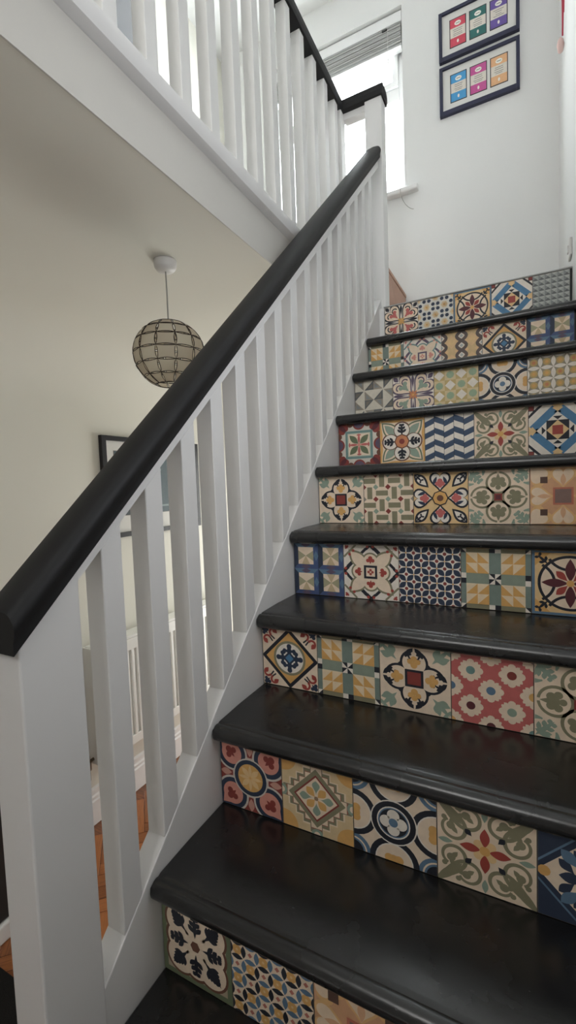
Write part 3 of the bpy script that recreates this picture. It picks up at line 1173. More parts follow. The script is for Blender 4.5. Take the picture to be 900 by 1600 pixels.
# left wall of the hall with its coved top, and of the landing above
cove = [(WALL_L, FLOOR_Z), (WALL_L, HALL_CEIL - 0.30)]
for i in range(1, 13):
    a = PI / 2 * i / 12
    cove.append((WALL_L + 0.30 * (1 - math.cos(a)), HALL_CEIL - 0.30 + 0.30 * math.sin(a)))
cove += [(-0.1145, HALL_CEIL), (-0.1145, HALL_CEIL + 0.004), (WALL_L - 0.1, HALL_CEIL + 0.004), (WALL_L - 0.1, FLOOR_Z)]
w = MB().prism([(x, WALL_F, z) for x, z in cove], [(x, WALL_B + 0.05, z) for x, z in cove]).build('wall_left', M['cream'])
for p in w.data.polygons:
    p.use_smooth = abs(p.normal.y) < 0.5
w.data.set_sharp_from_angle(angle=0.3)
struct(w, 'cream hallway wall curving into the ceiling')

# upper floor: gallery over the hall and landing at the top of the stairs
fl = MB().box(WALL_L - 0.1, -0.115, WALL_F, WALL_B, HALL_CEIL + 0.006, UP_Z).box(-0.115, WALL_R, 1.675, WALL_B, HALL_CEIL + 0.006, UP_Z)
struct(fl.build('floor_upper', M['carpet']), 'upper landing floor behind the banisters')
struct(box('wall_upper_left', WALL_L - 0.1, WALL_L, WALL_F, WALL_B, UP_Z, UP_CEIL, M['cream']), 'pale landing wall seen between the landing balusters')
wr = MB().box(WALL_R, WALL_R + 0.1, 0.40, WALL_B + 0.25, FLOOR_Z, UP_CEIL).box(WALL_R, WALL_R + 0.1, WALL_F, -0.30, FLOOR_Z, UP_CEIL)
wr.box(WALL_R, WALL_R + 0.1, -0.30, 0.40, 1.80, UP_CEIL).box(WALL_R, WALL_R + 0.1, -0.30, 0.40, FLOOR_Z, 1.10)   # opening for the added window beside the stairs, cut to light the balusters
struct(wr.build('wall_right', M['wall']), 'white wall along the right of the stairs')
struct(box('ceiling', WALL_L - 0.1, WALL_R + 0.1, WALL_F, WALL_B + 0.25, UP_CEIL, UP_CEIL + 0.1, M['wall']), 'white ceiling above the landing window')

# back wall with the window opening
WX0, WX1, WZ0, WZ1 = -1.00, -0.022, 2.745, 3.845
bw = MB()
bw.box(WX1, WALL_R, WALL_B, WALL_B + 0.2, UP_Z, UP_CEIL).box(WALL_L - 0.1, WX0, WALL_B, WALL_B + 0.2, UP_Z, UP_CEIL)
bw.box(WX0, WX1, WALL_B, WALL_B + 0.2, UP_Z, WZ0).box(WX0, WX1, WALL_B, WALL_B + 0.2, WZ1, UP_CEIL)
struct(bw.build('wall_back', M['wall']), 'white landing wall with the window and two frames')
# hall end wall with a glazed door opening, and the front wall with an added window opening
hb = MB()
hb.box(WALL_L, -1.14, WALL_B, WALL_B + 0.1, FLOOR_Z, HALL_CEIL).box(-0.30, WALL_R, WALL_B, WALL_B + 0.1, FLOOR_Z, HALL_CEIL).box(-1.14, -0.30, WALL_B, WALL_B + 0.1, 1.25, HALL_CEIL)
struct(hb.build('wall_hall_end', M['cream']), 'cream wall at the far end of the hall')
dg = bpy.data.objects.new('door_2', None)
COL.objects.link(dg)
dg.location = (-0.72, WALL_B, FLOOR_Z)
struct(dg, 'glazed door at the far end of the hall')
for x0_, x1_ in ((-1.14, -1.09), (-0.35, -0.30)):
    box('door_stile', x0_, x1_, WALL_B + 0.03, WALL_B + 0.07, FLOOR_Z, 1.25, M['gloss'], dg)
box('door_rail', -1.09, -0.35, WALL_B + 0.03, WALL_B + 0.07, FLOOR_Z, FLOOR_Z + 0.12, M['gloss'], dg)
box('door_rail', -1.09, -0.35, WALL_B + 0.03, WALL_B + 0.07, 1.18, 1.25, M['gloss'], dg)
box('pane', -1.09, -0.35, WALL_B + 0.048, WALL_B + 0.052, FLOOR_Z + 0.12, 1.18, M['glass_hall'], dg)
struct(box('added_window_front', -0.10, 0.70, WALL_F - 0.06, WALL_F - 0.056, 2.1, 3.4, M['glass_front']), 'unseen window pane added behind the camera for light')  # unseen window, added to light the risers and back wall
struct(box('added_window_side', WALL_R + 0.05, WALL_R + 0.054, -0.30, 0.40, 1.10, 1.80, M['glass_side']), 'small unseen window pane added beside the stairs for light')  # unseen window, added to brighten the stair side of the balusters
fb = MB()
fb.box(WALL_L - 0.1, -0.10, WALL_F - 0.1, WALL_F, FLOOR_Z, UP_CEIL).box(0.70, WALL_R, WALL_F - 0.1, WALL_F, FLOOR_Z, UP_CEIL)
fb.box(-0.10, 0.70, WALL_F - 0.1, WALL_F, 3.4, UP_CEIL).box(-0.10, 0.70, WALL_F - 0.1, WALL_F, FLOOR_Z, 2.1)
struct(fb.build('wall_front', M['wall']), 'white wall behind the photographer')

# fascia of the landing floor, with the rounded capping above it
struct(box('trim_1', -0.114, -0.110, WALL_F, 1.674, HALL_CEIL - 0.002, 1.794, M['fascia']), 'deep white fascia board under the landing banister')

# skirting in the hall
sk = MB()
prof = [(0, 0), (0.022, 0), (0.022, 0.12), (0.016, 0.128), (0.016, 0.142), (0.010, 0.15), (0.010, 0.176), (0, 0.185)]
sk.prism([(WALL_L + x, WALL_F, FLOOR_Z + z) for x, z in prof], [(WALL_L + x, WALL_B, FLOOR_Z + z) for x, z in prof])
struct(sk.build('baseboard_left', M['gloss']), 'moulded white skirting under the radiator')

# ------------------------------------------------------------------ window
win = bpy.data.objects.new('window_1', None)
COL.objects.link(win)
win.location = (WX0, WALL_B + 0.10, WZ0)
struct(win, 'bright landing window with an opening fanlight')
WY = WALL_B + 0.11
box('window_frame', WX0, WX0 + 0.05, WY, WY + 0.06, WZ0, WZ1, M['upvc'], win, 0.004)
box('window_frame', WX1 - 0.05, WX1, WY, WY + 0.06, WZ0, WZ1, M['upvc'], win, 0.004)
box('window_frame', WX0 + 0.05, WX1 - 0.05, WY, WY + 0.06, WZ0, WZ0 + 0.05, M['upvc'], win, 0.004)
box('window_frame', WX0 + 0.05, WX1 - 0.05, WY, WY + 0.06, WZ1 - 0.06, WZ1, M['upvc'], win, 0.004)
box('transom', WX0 + 0.05, WX1 - 0.05, WY - 0.004, WY + 0.06, 3.385, 3.46, M['upvc'], win, 0.004)
fan = MB()
fx0, fx1, fz0, fz1 = WX0 + 0.05, WX1 - 0.05, 3.46, 3.785
fan.box(fx0, fx0 + 0.035, WY - 0.02, WY + 0.03, fz0, fz1).box(fx1 - 0.035, fx1, WY - 0.02, WY + 0.03, fz0, fz1)
fan.box(fx0 + 0.035, fx1 - 0.035, WY - 0.02, WY + 0.03, fz0, fz0 + 0.035).box(fx0 + 0.035, fx1 - 0.035, WY - 0.02, WY + 0.03, fz1 - 0.12, fz1)
fo = fan.build('fanlight_frame', M['upvc'], win)
box('gasket', fx0 + 0.035, fx1 - 0.035, WY - 0.008, WY + 0.0, fz1 - 0.125, fz1 - 0.1199, M['dark'], win)
box('pane', fx0 + 0.03, fx1 - 0.03, WY + 0.010, WY + 0.014, fz0 + 0.03, fz1 - 0.03, M['glass'], win)
box('pane', WX0 + 0.045, WX1 - 0.045, WY + 0.022, WY + 0.026, WZ0 + 0.045, 3.39, M['glass'], win)
sill = MB().box(WX0 - 0.05, WX1 + 0.085, WALL_B - 0.045, WALL_B + 0.11, WZ0 - 0.03, WZ0 + 0.001)
sill.build('window_sill', M['gloss'], win, 0.008, 3)

# blind drawn up under the lintel
bl = thing('window_blind', (WX0, WALL_B + 0.05, 3.80), 'grey slatted blind drawn up at the top of the landing window', 'blind')
box('head_rail', WX0 + 0.006, WX1 - 0.006, WALL_B + 0.02, WALL_B + 0.075, 3.775, 3.838, M['upvc'], bl, 0.003)
slat = MB().box(-(WX1 - WX0) / 2 + 0.012, (WX1 - WX0) / 2 - 0.012, -0.026, 0.026, -0.0028, 0.0028).mesh('slat', 0.001, 1)
slat.materials.append(M['blind'])
for i in range(14):
    link('slat', slat, bl, ((WX1 - WX0) / 2, -0.003 + 0.002 * math.sin(i * 2.3), -0.032 - 0.0085 * i))
box('bottom_rail', WX0 + 0.012, WX1 - 0.012, WALL_B + 0.022, WALL_B + 0.074, 3.634, 3.648, M['blind'], bl, 0.002)
MB().tube([(-0.115, WALL_B + 0.018, 3.77), (-0.115, WALL_B + 0.016, 3.62), (-0.113, WALL_B + 0.016, 3.575)], 0.0015, 6).build('pull_cord', M['plastic'], bl)
MB().lathe([(0.0, 0.03), (0.004, 0.025), (0.007, 0.0), (0.0, -0.004)], 10, (-0.113, WALL_B + 0.016, 3.55)).build('cord_toggle', M['plastic'], bl)
box('cord_catch', -0.150, -0.118, WALL_B + 0.012, WALL_B + 0.022, 3.755, 3.763, M['dark'], bl)
# loose wire hanging below the sill
cw = MB().tube(bez((-0.040, WALL_B - 0.05, 2.745), (-0.042, WALL_B - 0.055, 2.66), (0.00, WALL_B - 0.02, 2.615), (0.032, WALL_B - 0.012, 2.612), 16), 0.0016, 6).build('loose_wire', M['flex'], smooth=True)
tag(cw, 'thin grey wire dangling below the landing window sill', 'wire')

# ------------------------------------------------------------------ staircase
st = thing('staircase', (0.4, 0, FLOOR_Z), 'steep staircase with glossy black treads and patterned tile risers', 'staircase')
NOSE = 0.028
TH = 0.040


def tread_ring(x, y0, z):
    """side profile of a tread whose riser stands at y0 and whose top is at z"""
    f = y0 - NOSE
    r = [(y0 + GOING + 0.0044, z - TH), (y0 + GOING + 0.0044, z), (f + 0.120, z), (f + 0.105, z - 0.00025), (f + 0.095, z - 0.00062), (f + 0.075, z - 0.00145),
         (f + 0.050, z - 0.00243), (f + 0.033, z - 0.00308), (f + 0.0275, z - 0.0037)]
    for i in range(0, 10):
        a = math.radians(68 + i * 22.4)
        cyy, czz, ry, rz = f + 0.017, z - 0.0226, 0.017, 0.0182
        r.append((cyy + ry * math.cos(a), czz + rz * math.sin(a)))
    r.append((f + 0.022, z - TH))
    return [(x, a, b) for a, b in r]


def make_tread(y0, z):
    mb = MB()
    xs = [(0.0005, 0.0035), (0.004, 0.0), (WALL_R - 0.001, 0.0)]
    rings = []
    for x, inset in xs:
        rg = tread_ring(x, y0, z)
        if inset:
            cy = sum(p[1] for p in rg) / len(rg)
            rg = [(p[0], p[1] + (inset if p[1] < y0 else 0), p[2] - (inset if p[2] > z - 0.01 else -inset if p[2] < z - 0.035 else 0)) for p in rg]
        rings.append(rg)
    k = len(rings[0])
    for r in rings:
        mb.v += r
    mb.f.append(list(range(k)))
    mb.f.append([2 * k + i for i in range(k)][::-1])
    for s in range(2):
        for i in range(k):
            j = (i + 1) % k
            mb.f.append([s * k + i, s * k + j, (s + 1) * k + j, (s + 1) * k + i])
    o = mb.build('tread', M['tread'], st, smooth=True)
    o.data.set_sharp_from_angle(angle=0.45)
    return o


PAT = {
    'leaf': (t_leaf_rosette, 'olive bordered tile with dark fern leaves'),
    'stars': (t_diamond_stars, 'tile of small navy and ochre diamond stars'),
    'peach': (t_peach_hearts, 'peach tile with linked hearts'),
    'medal': (t_red_medallion, 'red tile with navy outlined gold medallion'),
    'step': (t_stepped_diamond, 'tile with an olive stepped diamond'),
    'rings': (t_interlaced_rings, 'tile with dark interlaced rings'),
    'scroll': (t_olive_scroll, 'tile with olive scrolls around a red flower'),
    'fleur': (t_blue_fleur, 'tile with a blue fleur and dark corners'),
    'snow': (t_snowflake_diamond, 'tile with a blue snowflake in a dark diamond'),
    'mill': (t_windmill, 'ochre and sage windmill tile'),
    'quatre': (t_dark_quatrefoil, 'tile with a dark leafy quatrefoil'),
    'salmon': (t_salmon_flowers, 'salmon tile with cream flowers'),
    'clover': (t_olive_clover, 'tile with four olive clover rings'),
    'boxes': (t_blue_boxes, 'blue tile with four cream pyramids'),
    'star': (t_cream_star, 'cream tile with a four leaf star'),
    'petal': (t_petal_dots, 'tile of overlapping navy petals with red dots'),
    'maroon': (t_maroon_flower, 'tile with a maroon flower in dark rings'),
    'basket': (t_basket, 'olive basket weave tile with red diamonds'),
    'yhearts': (t_yellow_hearts, 'yellow tile with four dark hearts'),
    'purple': (t_purple_petals, 'tile with green leaves in a teal square'),
    'fern': (t_fern_flower, 'tile with an orange centred fern flower'),
    'chevron': (t_chevron, 'blue and white chevron tile'),
    'bsquare': (t_blue_square, 'tile with a bold blue diamond band'),
    'pin': (t_pinwheel, 'grey pinwheel triangle tile'),
    'ghearts': (t_four_hearts, 'tile with four sage centred hearts'),
    'rhearts': (lambda: t_four_hearts(SALMON, INK, OCHRE), 'tile with four red centred hearts'),
    'gcheck': (t_gold_checks, 'gold and green check tile'),
    'gstar': (t_gold_stars, 'gold tile with white pointed stars'),
    'chain': (t_brown_chain, 'tile with brown wavy chains'),
    'nflow': (t_navy_flowers, 'tile of navy and gold blossoms'),
    'gpyr': (t_grey_pyramids, 'grey tile of small pyramids'),
    'star2': (lambda: t_cream_star(PINK, MAUVE, TEAL), 'pale tile with a pink dotted star'),
}
ROWS = {
    1: ['leaf', 'stars', 'peach', 'clover', 'mill'],
    2: ['medal', 'step', 'rings', 'scroll', 'fleur'],
    3: ['snow', 'mill', 'quatre', 'salmon', 'clover'],
    4: ['boxes', 'star', 'petal', 'mill', 'maroon'],
    5: ['quatre', 'basket', 'yhearts', 'clover', 'peach'],
    6: ['purple', 'fern', 'chevron', 'scroll', 'bsquare'],
    7: ['pin', 'ghearts', 'gcheck', 'rings', 'gstar'],
    8: ['mill', 'star2', 'chain', 'snow', 'boxes'],
    9: ['rhearts', 'nflow', 'maroon', 'bsquare', 'gpyr'],
}
tile_cache = {}


def tile_mesh(key, xb=1.0):
    if (key, xb) not in tile_cache:
        tile_cache[(key, xb)] = PAT[key][0]().mesh('tile_' + key, TILE, TILE_H, xb=xb)
    return tile_cache[(key, xb)]


for k in range(-3, 10):
    y0 = (k - 1) * GOING
    zb, zt = (k - 1) * RISE, k * RISE
    if k < 9:
        make_tread(y0, zt)
    r = box('riser', 0.0005 if k < 9 else 0.026, WALL_R - 0.001, y0 + 0.0046, y0 + 0.02, zb - (0.03 if k > -3 else 0.0), zt - (TH if k < 9 else 0.0), M['riser'], st)
    if k in ROWS:
        x0 = 0.0018 if k < 9 else 0.027
        for i, key in enumerate(ROWS[k]):
            if k < 9:
                xb = 1.0
                zc = zb + TILE_H / 2 + 0.0008
            else:
                xb = 1.0 if i < 4 else 0.70
                zc = 1.7775 - TILE_H / 2 - 0.004
            t = link('tile', tile_mesh(key, xb), r)
            base = -r.location - st.location
            t.location = Vector((x0 + TILE * (i + 0.5), y0 + 0.0045, zc)) + (Vector((0, 0, 0)) - (st.location + r.location))
            t['label'] = PAT[key][1]
MB().box(0.022, WALL_R - 0.001, 8 * GOING - 0.004, 8 * GOING + 0.05, UP_Z + 0.0002, UP_Z + 0.006).build('landing_edging', M['edging'], st, 0.0015)


def S_TOP(y):
    return 0.95 * y + 0.224


def string_poly(x):
    return [(x, -0.14, FLOOR_Z), (x, -0.14, S_TOP(-0.14)), (x, 1.70, S_TOP(1.70)), (x, 1.70, 1.3), (x, 1.0, FLOOR_Z + 0.2), (x, 1.0, FLOOR_Z)]


box('packing_strip', 0.0005, 0.0255, 8 * GOING - 0.002, 1.697, 8 * RISE, UP_Z, M['gloss'], st)
MB().prism(string_poly(-0.046), string_poly(0.0)).build('string_board', M['gloss'], st, 0.002)

# ------------------------------------------------------------------ stair banister
sb = thing('stair_banister', (-0.03, -0.19, FLOOR_Z), 'sloping banister with black handrail and white square balusters beside the stairs', 'banister')


def R_LOW(y):
    return 0.93 * y + 0.937


def U_LOW(y):
    return 0.92 * y + 0.910


RPROF = [(-0.054, 0.0), (-0.060, 0.014), (-0.062, 0.032), (-0.062, 0.044), (-0.059, 0.052), (-0.050, 0.057), (-0.023, 0.061),
         (-0.002, 0.058), (0.006, 0.054), (0.012, 0.046), (0.0155, 0.036), (0.0145, 0.027), (0.0115, 0.018), (0.0105, 0.009), (0.011, 0.0)]
ya, yb_ = -0.247, 1.712
hr = MB().prism([(x, ya, R_LOW(ya) + c) for x, c in RPROF], [(x, yb_, R_LOW(yb_) + c) for x, c in RPROF]).build('handrail', M['rail'], sb, smooth=True)
hr.data.set_sharp_from_angle(angle=0.7)
hr['label'] = 'glossy black sloping handrail'
# lower newel, its head cut to the slope of the rail
nx0, nx1, ny0, ny1 = -0.073, 0.003, -0.236, -0.134
MB().hexa([(nx0, ny0, FLOOR_Z), (nx1, ny0, FLOOR_Z), (nx1, ny1, FLOOR_Z), (nx0, ny1, FLOOR_Z),
           (nx0, ny0, R_LOW(ny0)), (nx1, ny0, R_LOW(ny0)), (nx1, ny1, R_LOW(ny1)), (nx0, ny1, R_LOW(ny1))]).build('newel_post', M['gloss'], sb, 0.003)
box('newel_post', -0.062, 0.022, 1.697, 1.777, UP_Z - 0.3, 2.822, M['gloss'], sb, 0.003)
y0, y1 = -0.135, 1.70
MB().hexa([(-0.048, y0, U_LOW(y0)), (0.0, y0, U_LOW(y0)), (0.0, y1, U_LOW(y1)), (-0.048, y1, U_LOW(y1)),
           (-0.048, y0, R_LOW(y0)), (0.0, y0, R_LOW(y0)), (0.0, y1, R_LOW(y1)), (-0.048, y1, R_LOW(y1))]).build('under_rail', M['gloss'], sb)
for i in range(16):
    b1 = -0.041 + 0.1075 * i
    b0 = b1 - 0.044
    MB().hexa([(-0.0445, b0, S_TOP(b0)), (-0.001, b0, S_TOP(b0)), (-0.001, b1, S_TOP(b1)), (-0.0445, b1, S_TOP(b1)),
               (-0.0445, b0, U_LOW(b0)), (-0.001, b0, U_LOW(b0)), (-0.001, b1, U_LOW(b1)), (-0.0445, b1, U_LOW(b1))]).build('baluster', M['gloss'], sb, 0.0015, 1)

# ------------------------------------------------------------------ landing banister
lb = thing('landing_banister', (-0.2, 0.5, UP_Z), 'level landing banister with dark rail and white balusters above the fascia', 'banister')
cap = [(-0.245, UP_Z + 0.001), (-0.245, 1.832), (-0.105, 1.846), (-0.086, 1.842), (-0.076, 1.830), (-0.076, 1.812), (-0.084, 1.798), (-0.095, 1.7945), (-0.126, 1.7945), (-0.126, UP_Z + 0.001)]
co = MB().prism([(x, WALL_F + 0.01, z) for x, z in cap], [(x, 1.673, z) for x, z in cap]).build('capping_rail', M['gloss'], lb, smooth=True)
co.data.set_sharp_from_angle(angle=0.6)
for i in range(-18, 12):
    b1 = 0.333 + 0.131 * i
    if b1 > 1.66:
        break
    box('baluster', -0.226, -0.184, b1 - 0.042, b1, 1.836, 2.800, M['gloss'], lb, 0.0015)
box('newel_post', -0.235, -0.178, 1.675, 1.735, UP_Z + 0.001, 2.800, M['gloss'], lb, 0.002)
hp = [(-0.03, 0.0), (-0.033, 0.02), (-0.033, 0.044), (-0.02, 0.062), (0.02, 0.062), (0.033, 0.044), (0.033, 0.02), (0.03, 0.0)]
MB().prism([(-0.205 + x, WALL_F + 0.01, 2.800 + z) for x, z in hp], [(-0.205 + x, 1.742, 2.800 + z) for x, z in hp]).build('handrail', M['rail'], lb, 0.002)
MB().prism([(-0.2045, 1.735 + x * 1.62, 2.801 + z) for x, z in hp], [(0.030, 1.735 + x * 1.62, 2.801 + z) for x, z in hp]).build('handrail', M['rail'], lb, 0.002)
box('under_rail', -0.178, -0.062, 1.712, 1.760, 2.770, 2.800, M['gloss'], lb, 0.001)

# ------------------------------------------------------------------ pendant lamp
LX, LY = -0.395, 0.561
lp = thing('pendant_lamp', (LX, LY, HALL_CEIL), 'capiz shell globe pendant lamp hanging from the hall ceiling', 'lamp')
MB().lathe([(0.0, 0.0), (0.036, 0.0), (0.037, -0.004), (0.035, -0.020), (0.028, -0.030), (0.012, -0.034), (0.0, -0.034)], 32, (LX, LY, HALL_CEIL)).build('ceiling_rose', M['plastic'], lp, smooth=True)
MB().tube([(LX, LY, HALL_CEIL - 0.03), (LX + 0.001, LY, 1.56), (LX, LY, 1.40)], 0.0024, 8).build('cord', M['flex'], lp, smooth=True)
LR, LZ = 0.114, 1.362
shade = bpy.data.objects.new('shade', None)
COL.objects.link(shade)
shade.parent = lp
shade.location = (0, 0, LZ - HALL_CEIL)
shade['label'] = 'globe of cream shell panels in dark wire'
NS = 12
bands = [-66, -44, -22, 0, 22, 44, 64]


def sph(lat, lon, r):
    return (r * math.cos(math.radians(lat)) * math.cos(math.radians(lon)), r * math.cos(math.radians(lat)) * math.sin(math.radians(lon)), r * 0.93 * math.sin(math.radians(lat)))


wires = MB()
for b in range(len(bands) - 1):
    la0, la1 = bands[b], bands[b + 1]
    n = 6
    half = 180.0 / NS
    vs, fs = [], []

    def warp(u, v):
        """u, v in -1..1; edges drawn in a little between the corners"""
        q = 1 - 0.075
        uu = u * (1 - 0.12 * (1 - v * v))
        vv = v * (1 - 0.12 * (1 - u * u))
        return uu * 0.985, vv * 0.985
    for i in range(n + 1):
        for j in range(n + 1):
            u, v = warp(-1 + 2 * i / n, -1 + 2 * j / n)
            vs.append(sph((la0 + la1) / 2 + v * (la1 - la0) / 2, u * half, LR))
    for i in range(n):
        for j in range(n):
            a = i * (n + 1) + j
            fs.append([a, a + n + 1, a + n + 2, a + 1])
    me = bpy.data.meshes.new('shell_panel')
    me.from_pydata(vs, [], fs)
    me.materials.append(M['capiz'])
    for p in me.polygons:
        p.use_smooth = True
    edge = [(-1 + 2 * t / n, -1) for t in range(n)] + [(1, -1 + 2 * t / n) for t in range(n)] + [(1 - 2 * t / n, 1) for t in range(n)] + [(-1, 1 - 2 * t / n) for t in range(n)]
    for s in range(NS):
        o = link('shell_panel', me, shade, (0, 0, 0))
        o.rotation_euler = (0, 0, 2 * PI * s / NS + 0.1)
        lon0 = 360.0 * s / NS + math.degrees(0.1)
        ring = []
        for u, v in edge:
            u, v = warp(u, v)
            ring.append(sph((la0 + la1) / 2 + v * (la1 - la0) / 2, lon0 + u * half, LR + 0.0006))
        wires.tube(ring, 0.0013, 4, closed=True)
for lat in (-66, 64):
    wires.tube([sph(lat, a * 10, LR) for a in range(36)], 0.0016, 5, closed=True)
wires.tube([sph(64, 0, LR), (0, 0, 0.094), sph(64, 180, LR)], 0.0016, 5)
wm = wires.mesh('wire_frame')
wm.materials.append(M['wire'])
link('wire_frame', wm, shade, (0, 0, 0))
MB().lathe([(0.0, 1.45), (0.014, 1.45), (0.018, 1.40), (0.018, 1.37), (0.0, 1.37)], 16, (LX, LY, 0.01)).build('lamp_holder', M['plastic'], lp)

# ------------------------------------------------------------------ framed cards on the landing wall


def card_print(col, seed):
    rnd = random.Random(seed)
    P = Print(rgb(*col))
    P.add(rect(-1, -0.36, 1, 0.36), rgb(214, 206, 194))
    P.add(circ(0, 0.64, 0.42, 20, 0.17), rgb(232, 226, 216))
    P.add(rect(-0.26, 0.61, 0.26, 0.66), rgb(120, 112, 108))
    for y in (0.20, 0.06, -0.10, -0.22):
        wd = 0.35 + 0.3 * rnd.random()
        P.add(rect(-wd, y - 0.02, wd, y + 0.02), rgb(128, 120, 118))
    P.add(circ(0, -0.68, 0.13, 14, 0.13), rgb(230, 222, 212))
    return P


def card_frame(z0, z1, cols, label, seed):
    x0, x1 = 0.198, 0.624
    t = thing('picture_frame', ((x0 + x1) / 2, WALL_B, z0), label, 'picture', 'framed cards on the landing wall')
    f = 0.018
    y0, y1 = WALL_B - 0.024, WALL_B - 0.0005
    for nm, a in (('frame_side', (x0, x0 + f, y0, y1, z0, z1)), ('frame_side', (x1 - f, x1, y0, y1, z0, z1)),
                  ('frame_side', (x0 + f, x1 - f, y0, y1, z0, z0 + f * 1.4)), ('frame_side', (x0 + f, x1 - f, y0, y1, z1 - f * 0.9, z1))):
        box(nm, *a, M['frame_blue'], t, 0.0012)
    box('mount', x0 + f, x1 - f, WALL_B - 0.012, WALL_B - 0.001, z0 + f * 1.4, z1 - f * 0.9, M['mat'], t)
    cw_, ch = 0.084, 0.150
    for i, c in enumerate(cols):
        xc = (x0 + x1) / 2 + (i - 1) * 0.108
        zc = (z0 + z1) / 2 + 0.004
        bv = MB().box(xc - cw_ / 2 - 0.004, xc + cw_ / 2 + 0.004, WALL_B - 0.0124, WALL_B - 0.0118, zc - ch / 2 - 0.004, zc + ch / 2 + 0.004).build('card_border', M['frame'], t)
        me = card_print(c, seed + i).mesh('card', cw_, ch, 0.0006)
        o = link('card', me, t)
        o.location = Vector((xc, WALL_B - 0.0124, zc)) - t.location
    return t


card_frame(3.083, 3.357, [(56, 150, 206), (196, 76, 146), (222, 168, 116)], 'lower of two navy frames, holding blue, magenta and peach cards', 10)
card_frame(3.388, 3.662, [(206, 62, 84), (44, 108, 104), (104, 82, 158)], 'upper of two navy frames, holding red, green and purple cards', 20)

# ------------------------------------------------------------------ hall picture
hp_ = thing('picture_frame', (WALL_L, 1.47, 0.67), 'black framed print with a white mount above the radiator', 'picture')
py0, py1, pz0, pz1 = 1.075, 1.87, 0.668, 1.222
for a in ((WALL_L + 0.0005, WALL_L + 0.025, py0, py0 + 0.030, pz0, pz1), (WALL_L + 0.0005, WALL_L + 0.025, py1 - 0.030, py1, pz0, pz1),
          (WALL_L + 0.0005, WALL_L + 0.025, py0 + 0.03, py1 - 0.03, pz0, pz0 + 0.026), (WALL_L + 0.0005, WALL_L + 0.025, py0 + 0.03, py1 - 0.03, pz1 - 0.026, pz1)):
    box('frame_side', *a, M['frame'], hp_, 0.0015)
box('mount', WALL_L + 0.0005, WALL_L + 0.012, py0 + 0.03, py1 - 0.03, pz0 + 0.026, pz1 - 0.026, M['mat'], hp_)
P = Print(rgb(78, 94, 100))
P.add(rect(-1, -1, -0.30, -0.15), rgb(62, 70, 76)).add(rect(-0.95, -0.62, -0.45, -0.56), rgb(150, 156, 156))
P.add(rect(-1, -0.80, 1, -0.74), rgb(130, 146, 146))
rnd = random.Random(3)
for i in range(26):
    x, y = -0.12 + 0.5 * (rnd.random() - 0.5), -0.35 + 0.8 * rnd.random()
    P.add(leaf(x, y, x + 0.12 * (rnd.random() - 0.5), y + 0.14, 0.05), rgb(186, 196, 190))
P.add(rect(-0.14, -0.9, -0.10, 0.3), rgb(120, 134, 132))
o = link('art_print', P.mesh('art_print', 0.62, 0.36, 0.0006), hp_)
o.rotation_euler = (0, 0, PI / 2)
o.location = Vector((WALL_L + 0.012, (py0 + py1) / 2 - 0.005, (pz0 + pz1) / 2 + 0.02)) - hp_.location

# ------------------------------------------------------------------ radiator
rd = thing('radiator', (WALL_L + 0.06, 1.4, FLOOR_Z), 'white ribbed panel radiator on the hall wall under the picture', 'radiator')
ry0, ry1, rz0, rz1 = 0.875, 2.03, -0.445, 0.150
box('back_panel', WALL_L + 0.025, WALL_L + 0.113, ry0 + 0.012, ry1 - 0.012, rz0 + 0.006, rz1 - 0.012, M['rad'], rd, 0.004)
box('side_cover', WALL_L + 0.03, WALL_L + 0.125, ry0, ry0 + 0.012, rz0, rz1, M['rad'], rd, 0.003)
box('side_cover', WALL_L + 0.03, WALL_L + 0.125, ry1 - 0.012, ry1, rz0, rz1, M['rad'], rd, 0.003)
box('top_grille', WALL_L + 0.03, WALL_L + 0.125, ry0 + 0.012, ry1 - 0.012, rz1 - 0.012, rz1 + 0.002, M['rad'], rd, 0.002)
box('top_band', WALL_L + 0.113, WALL_L + 0.126, ry0 + 0.012, ry1 - 0.012, rz1 - 0.075, rz1 - 0.013, M['rad'], rd, 0.003)
box('bottom_band', WALL_L + 0.113, WALL_L + 0.126, ry0 + 0.012, ry1 - 0.012, rz0 + 0.006, rz0 + 0.055, M['rad'], rd, 0.003)
rib = MB().box(0, 0.012, -0.011, 0.011, -0.237, 0.237).mesh('rib', 0.004, 2)
rib.materials.append(M['rad'])
n = 0
y = ry0 + 0.04
while y < ry1 - 0.03:
    link('rib', rib, rd, Vector((WALL_L + 0.113, y, (rz0 + 0.055 + rz1 - 0.075) / 2)) - rd.location)
    y += 0.0385
vx = WALL_L + 0.06
MB().tube([(vx, ry0 + 0.016, rz0 + 0.03), (vx, ry0 - 0.03, rz0 + 0.025), (vx, ry0 - 0.034, rz0 + 0.0), (vx, ry0 - 0.034, FLOOR_Z)], 0.008, 10).build('feed_pipe', M['brass'], rd, smooth=True)
MB().lathe([(0.0, 0.05), (0.010, 0.05), (0.012, 0.03), (0.017, 0.022), (0.017, -0.02), (0.011, -0.03), (0.011, -0.075), (0.0, -0.075)], 12, (vx, ry0 - 0.034, rz0 + 0.01)).build('valve', M['brass'], rd)

# ------------------------------------------------------------------ small things
hk = MB().tube([(-0.395 + 0.0, 0.02, HALL_CEIL + 0.001), (-0.395, 0.02, HALL_CEIL - 0.006)] + [(-0.395 + 0.006 * math.sin(a), 0.02, HALL_CEIL - 0.013 + 0.007 * math.cos(a)) for a in (0.3, 0.9, 1.6, 2.3, 3.0, 3.6, 4.2)], 0.0011, 6).build('ceiling_hook', M['brass'], smooth=True)
tag(hk, 'tiny metal hook screwed into the hall ceiling near the fascia', 'hook')

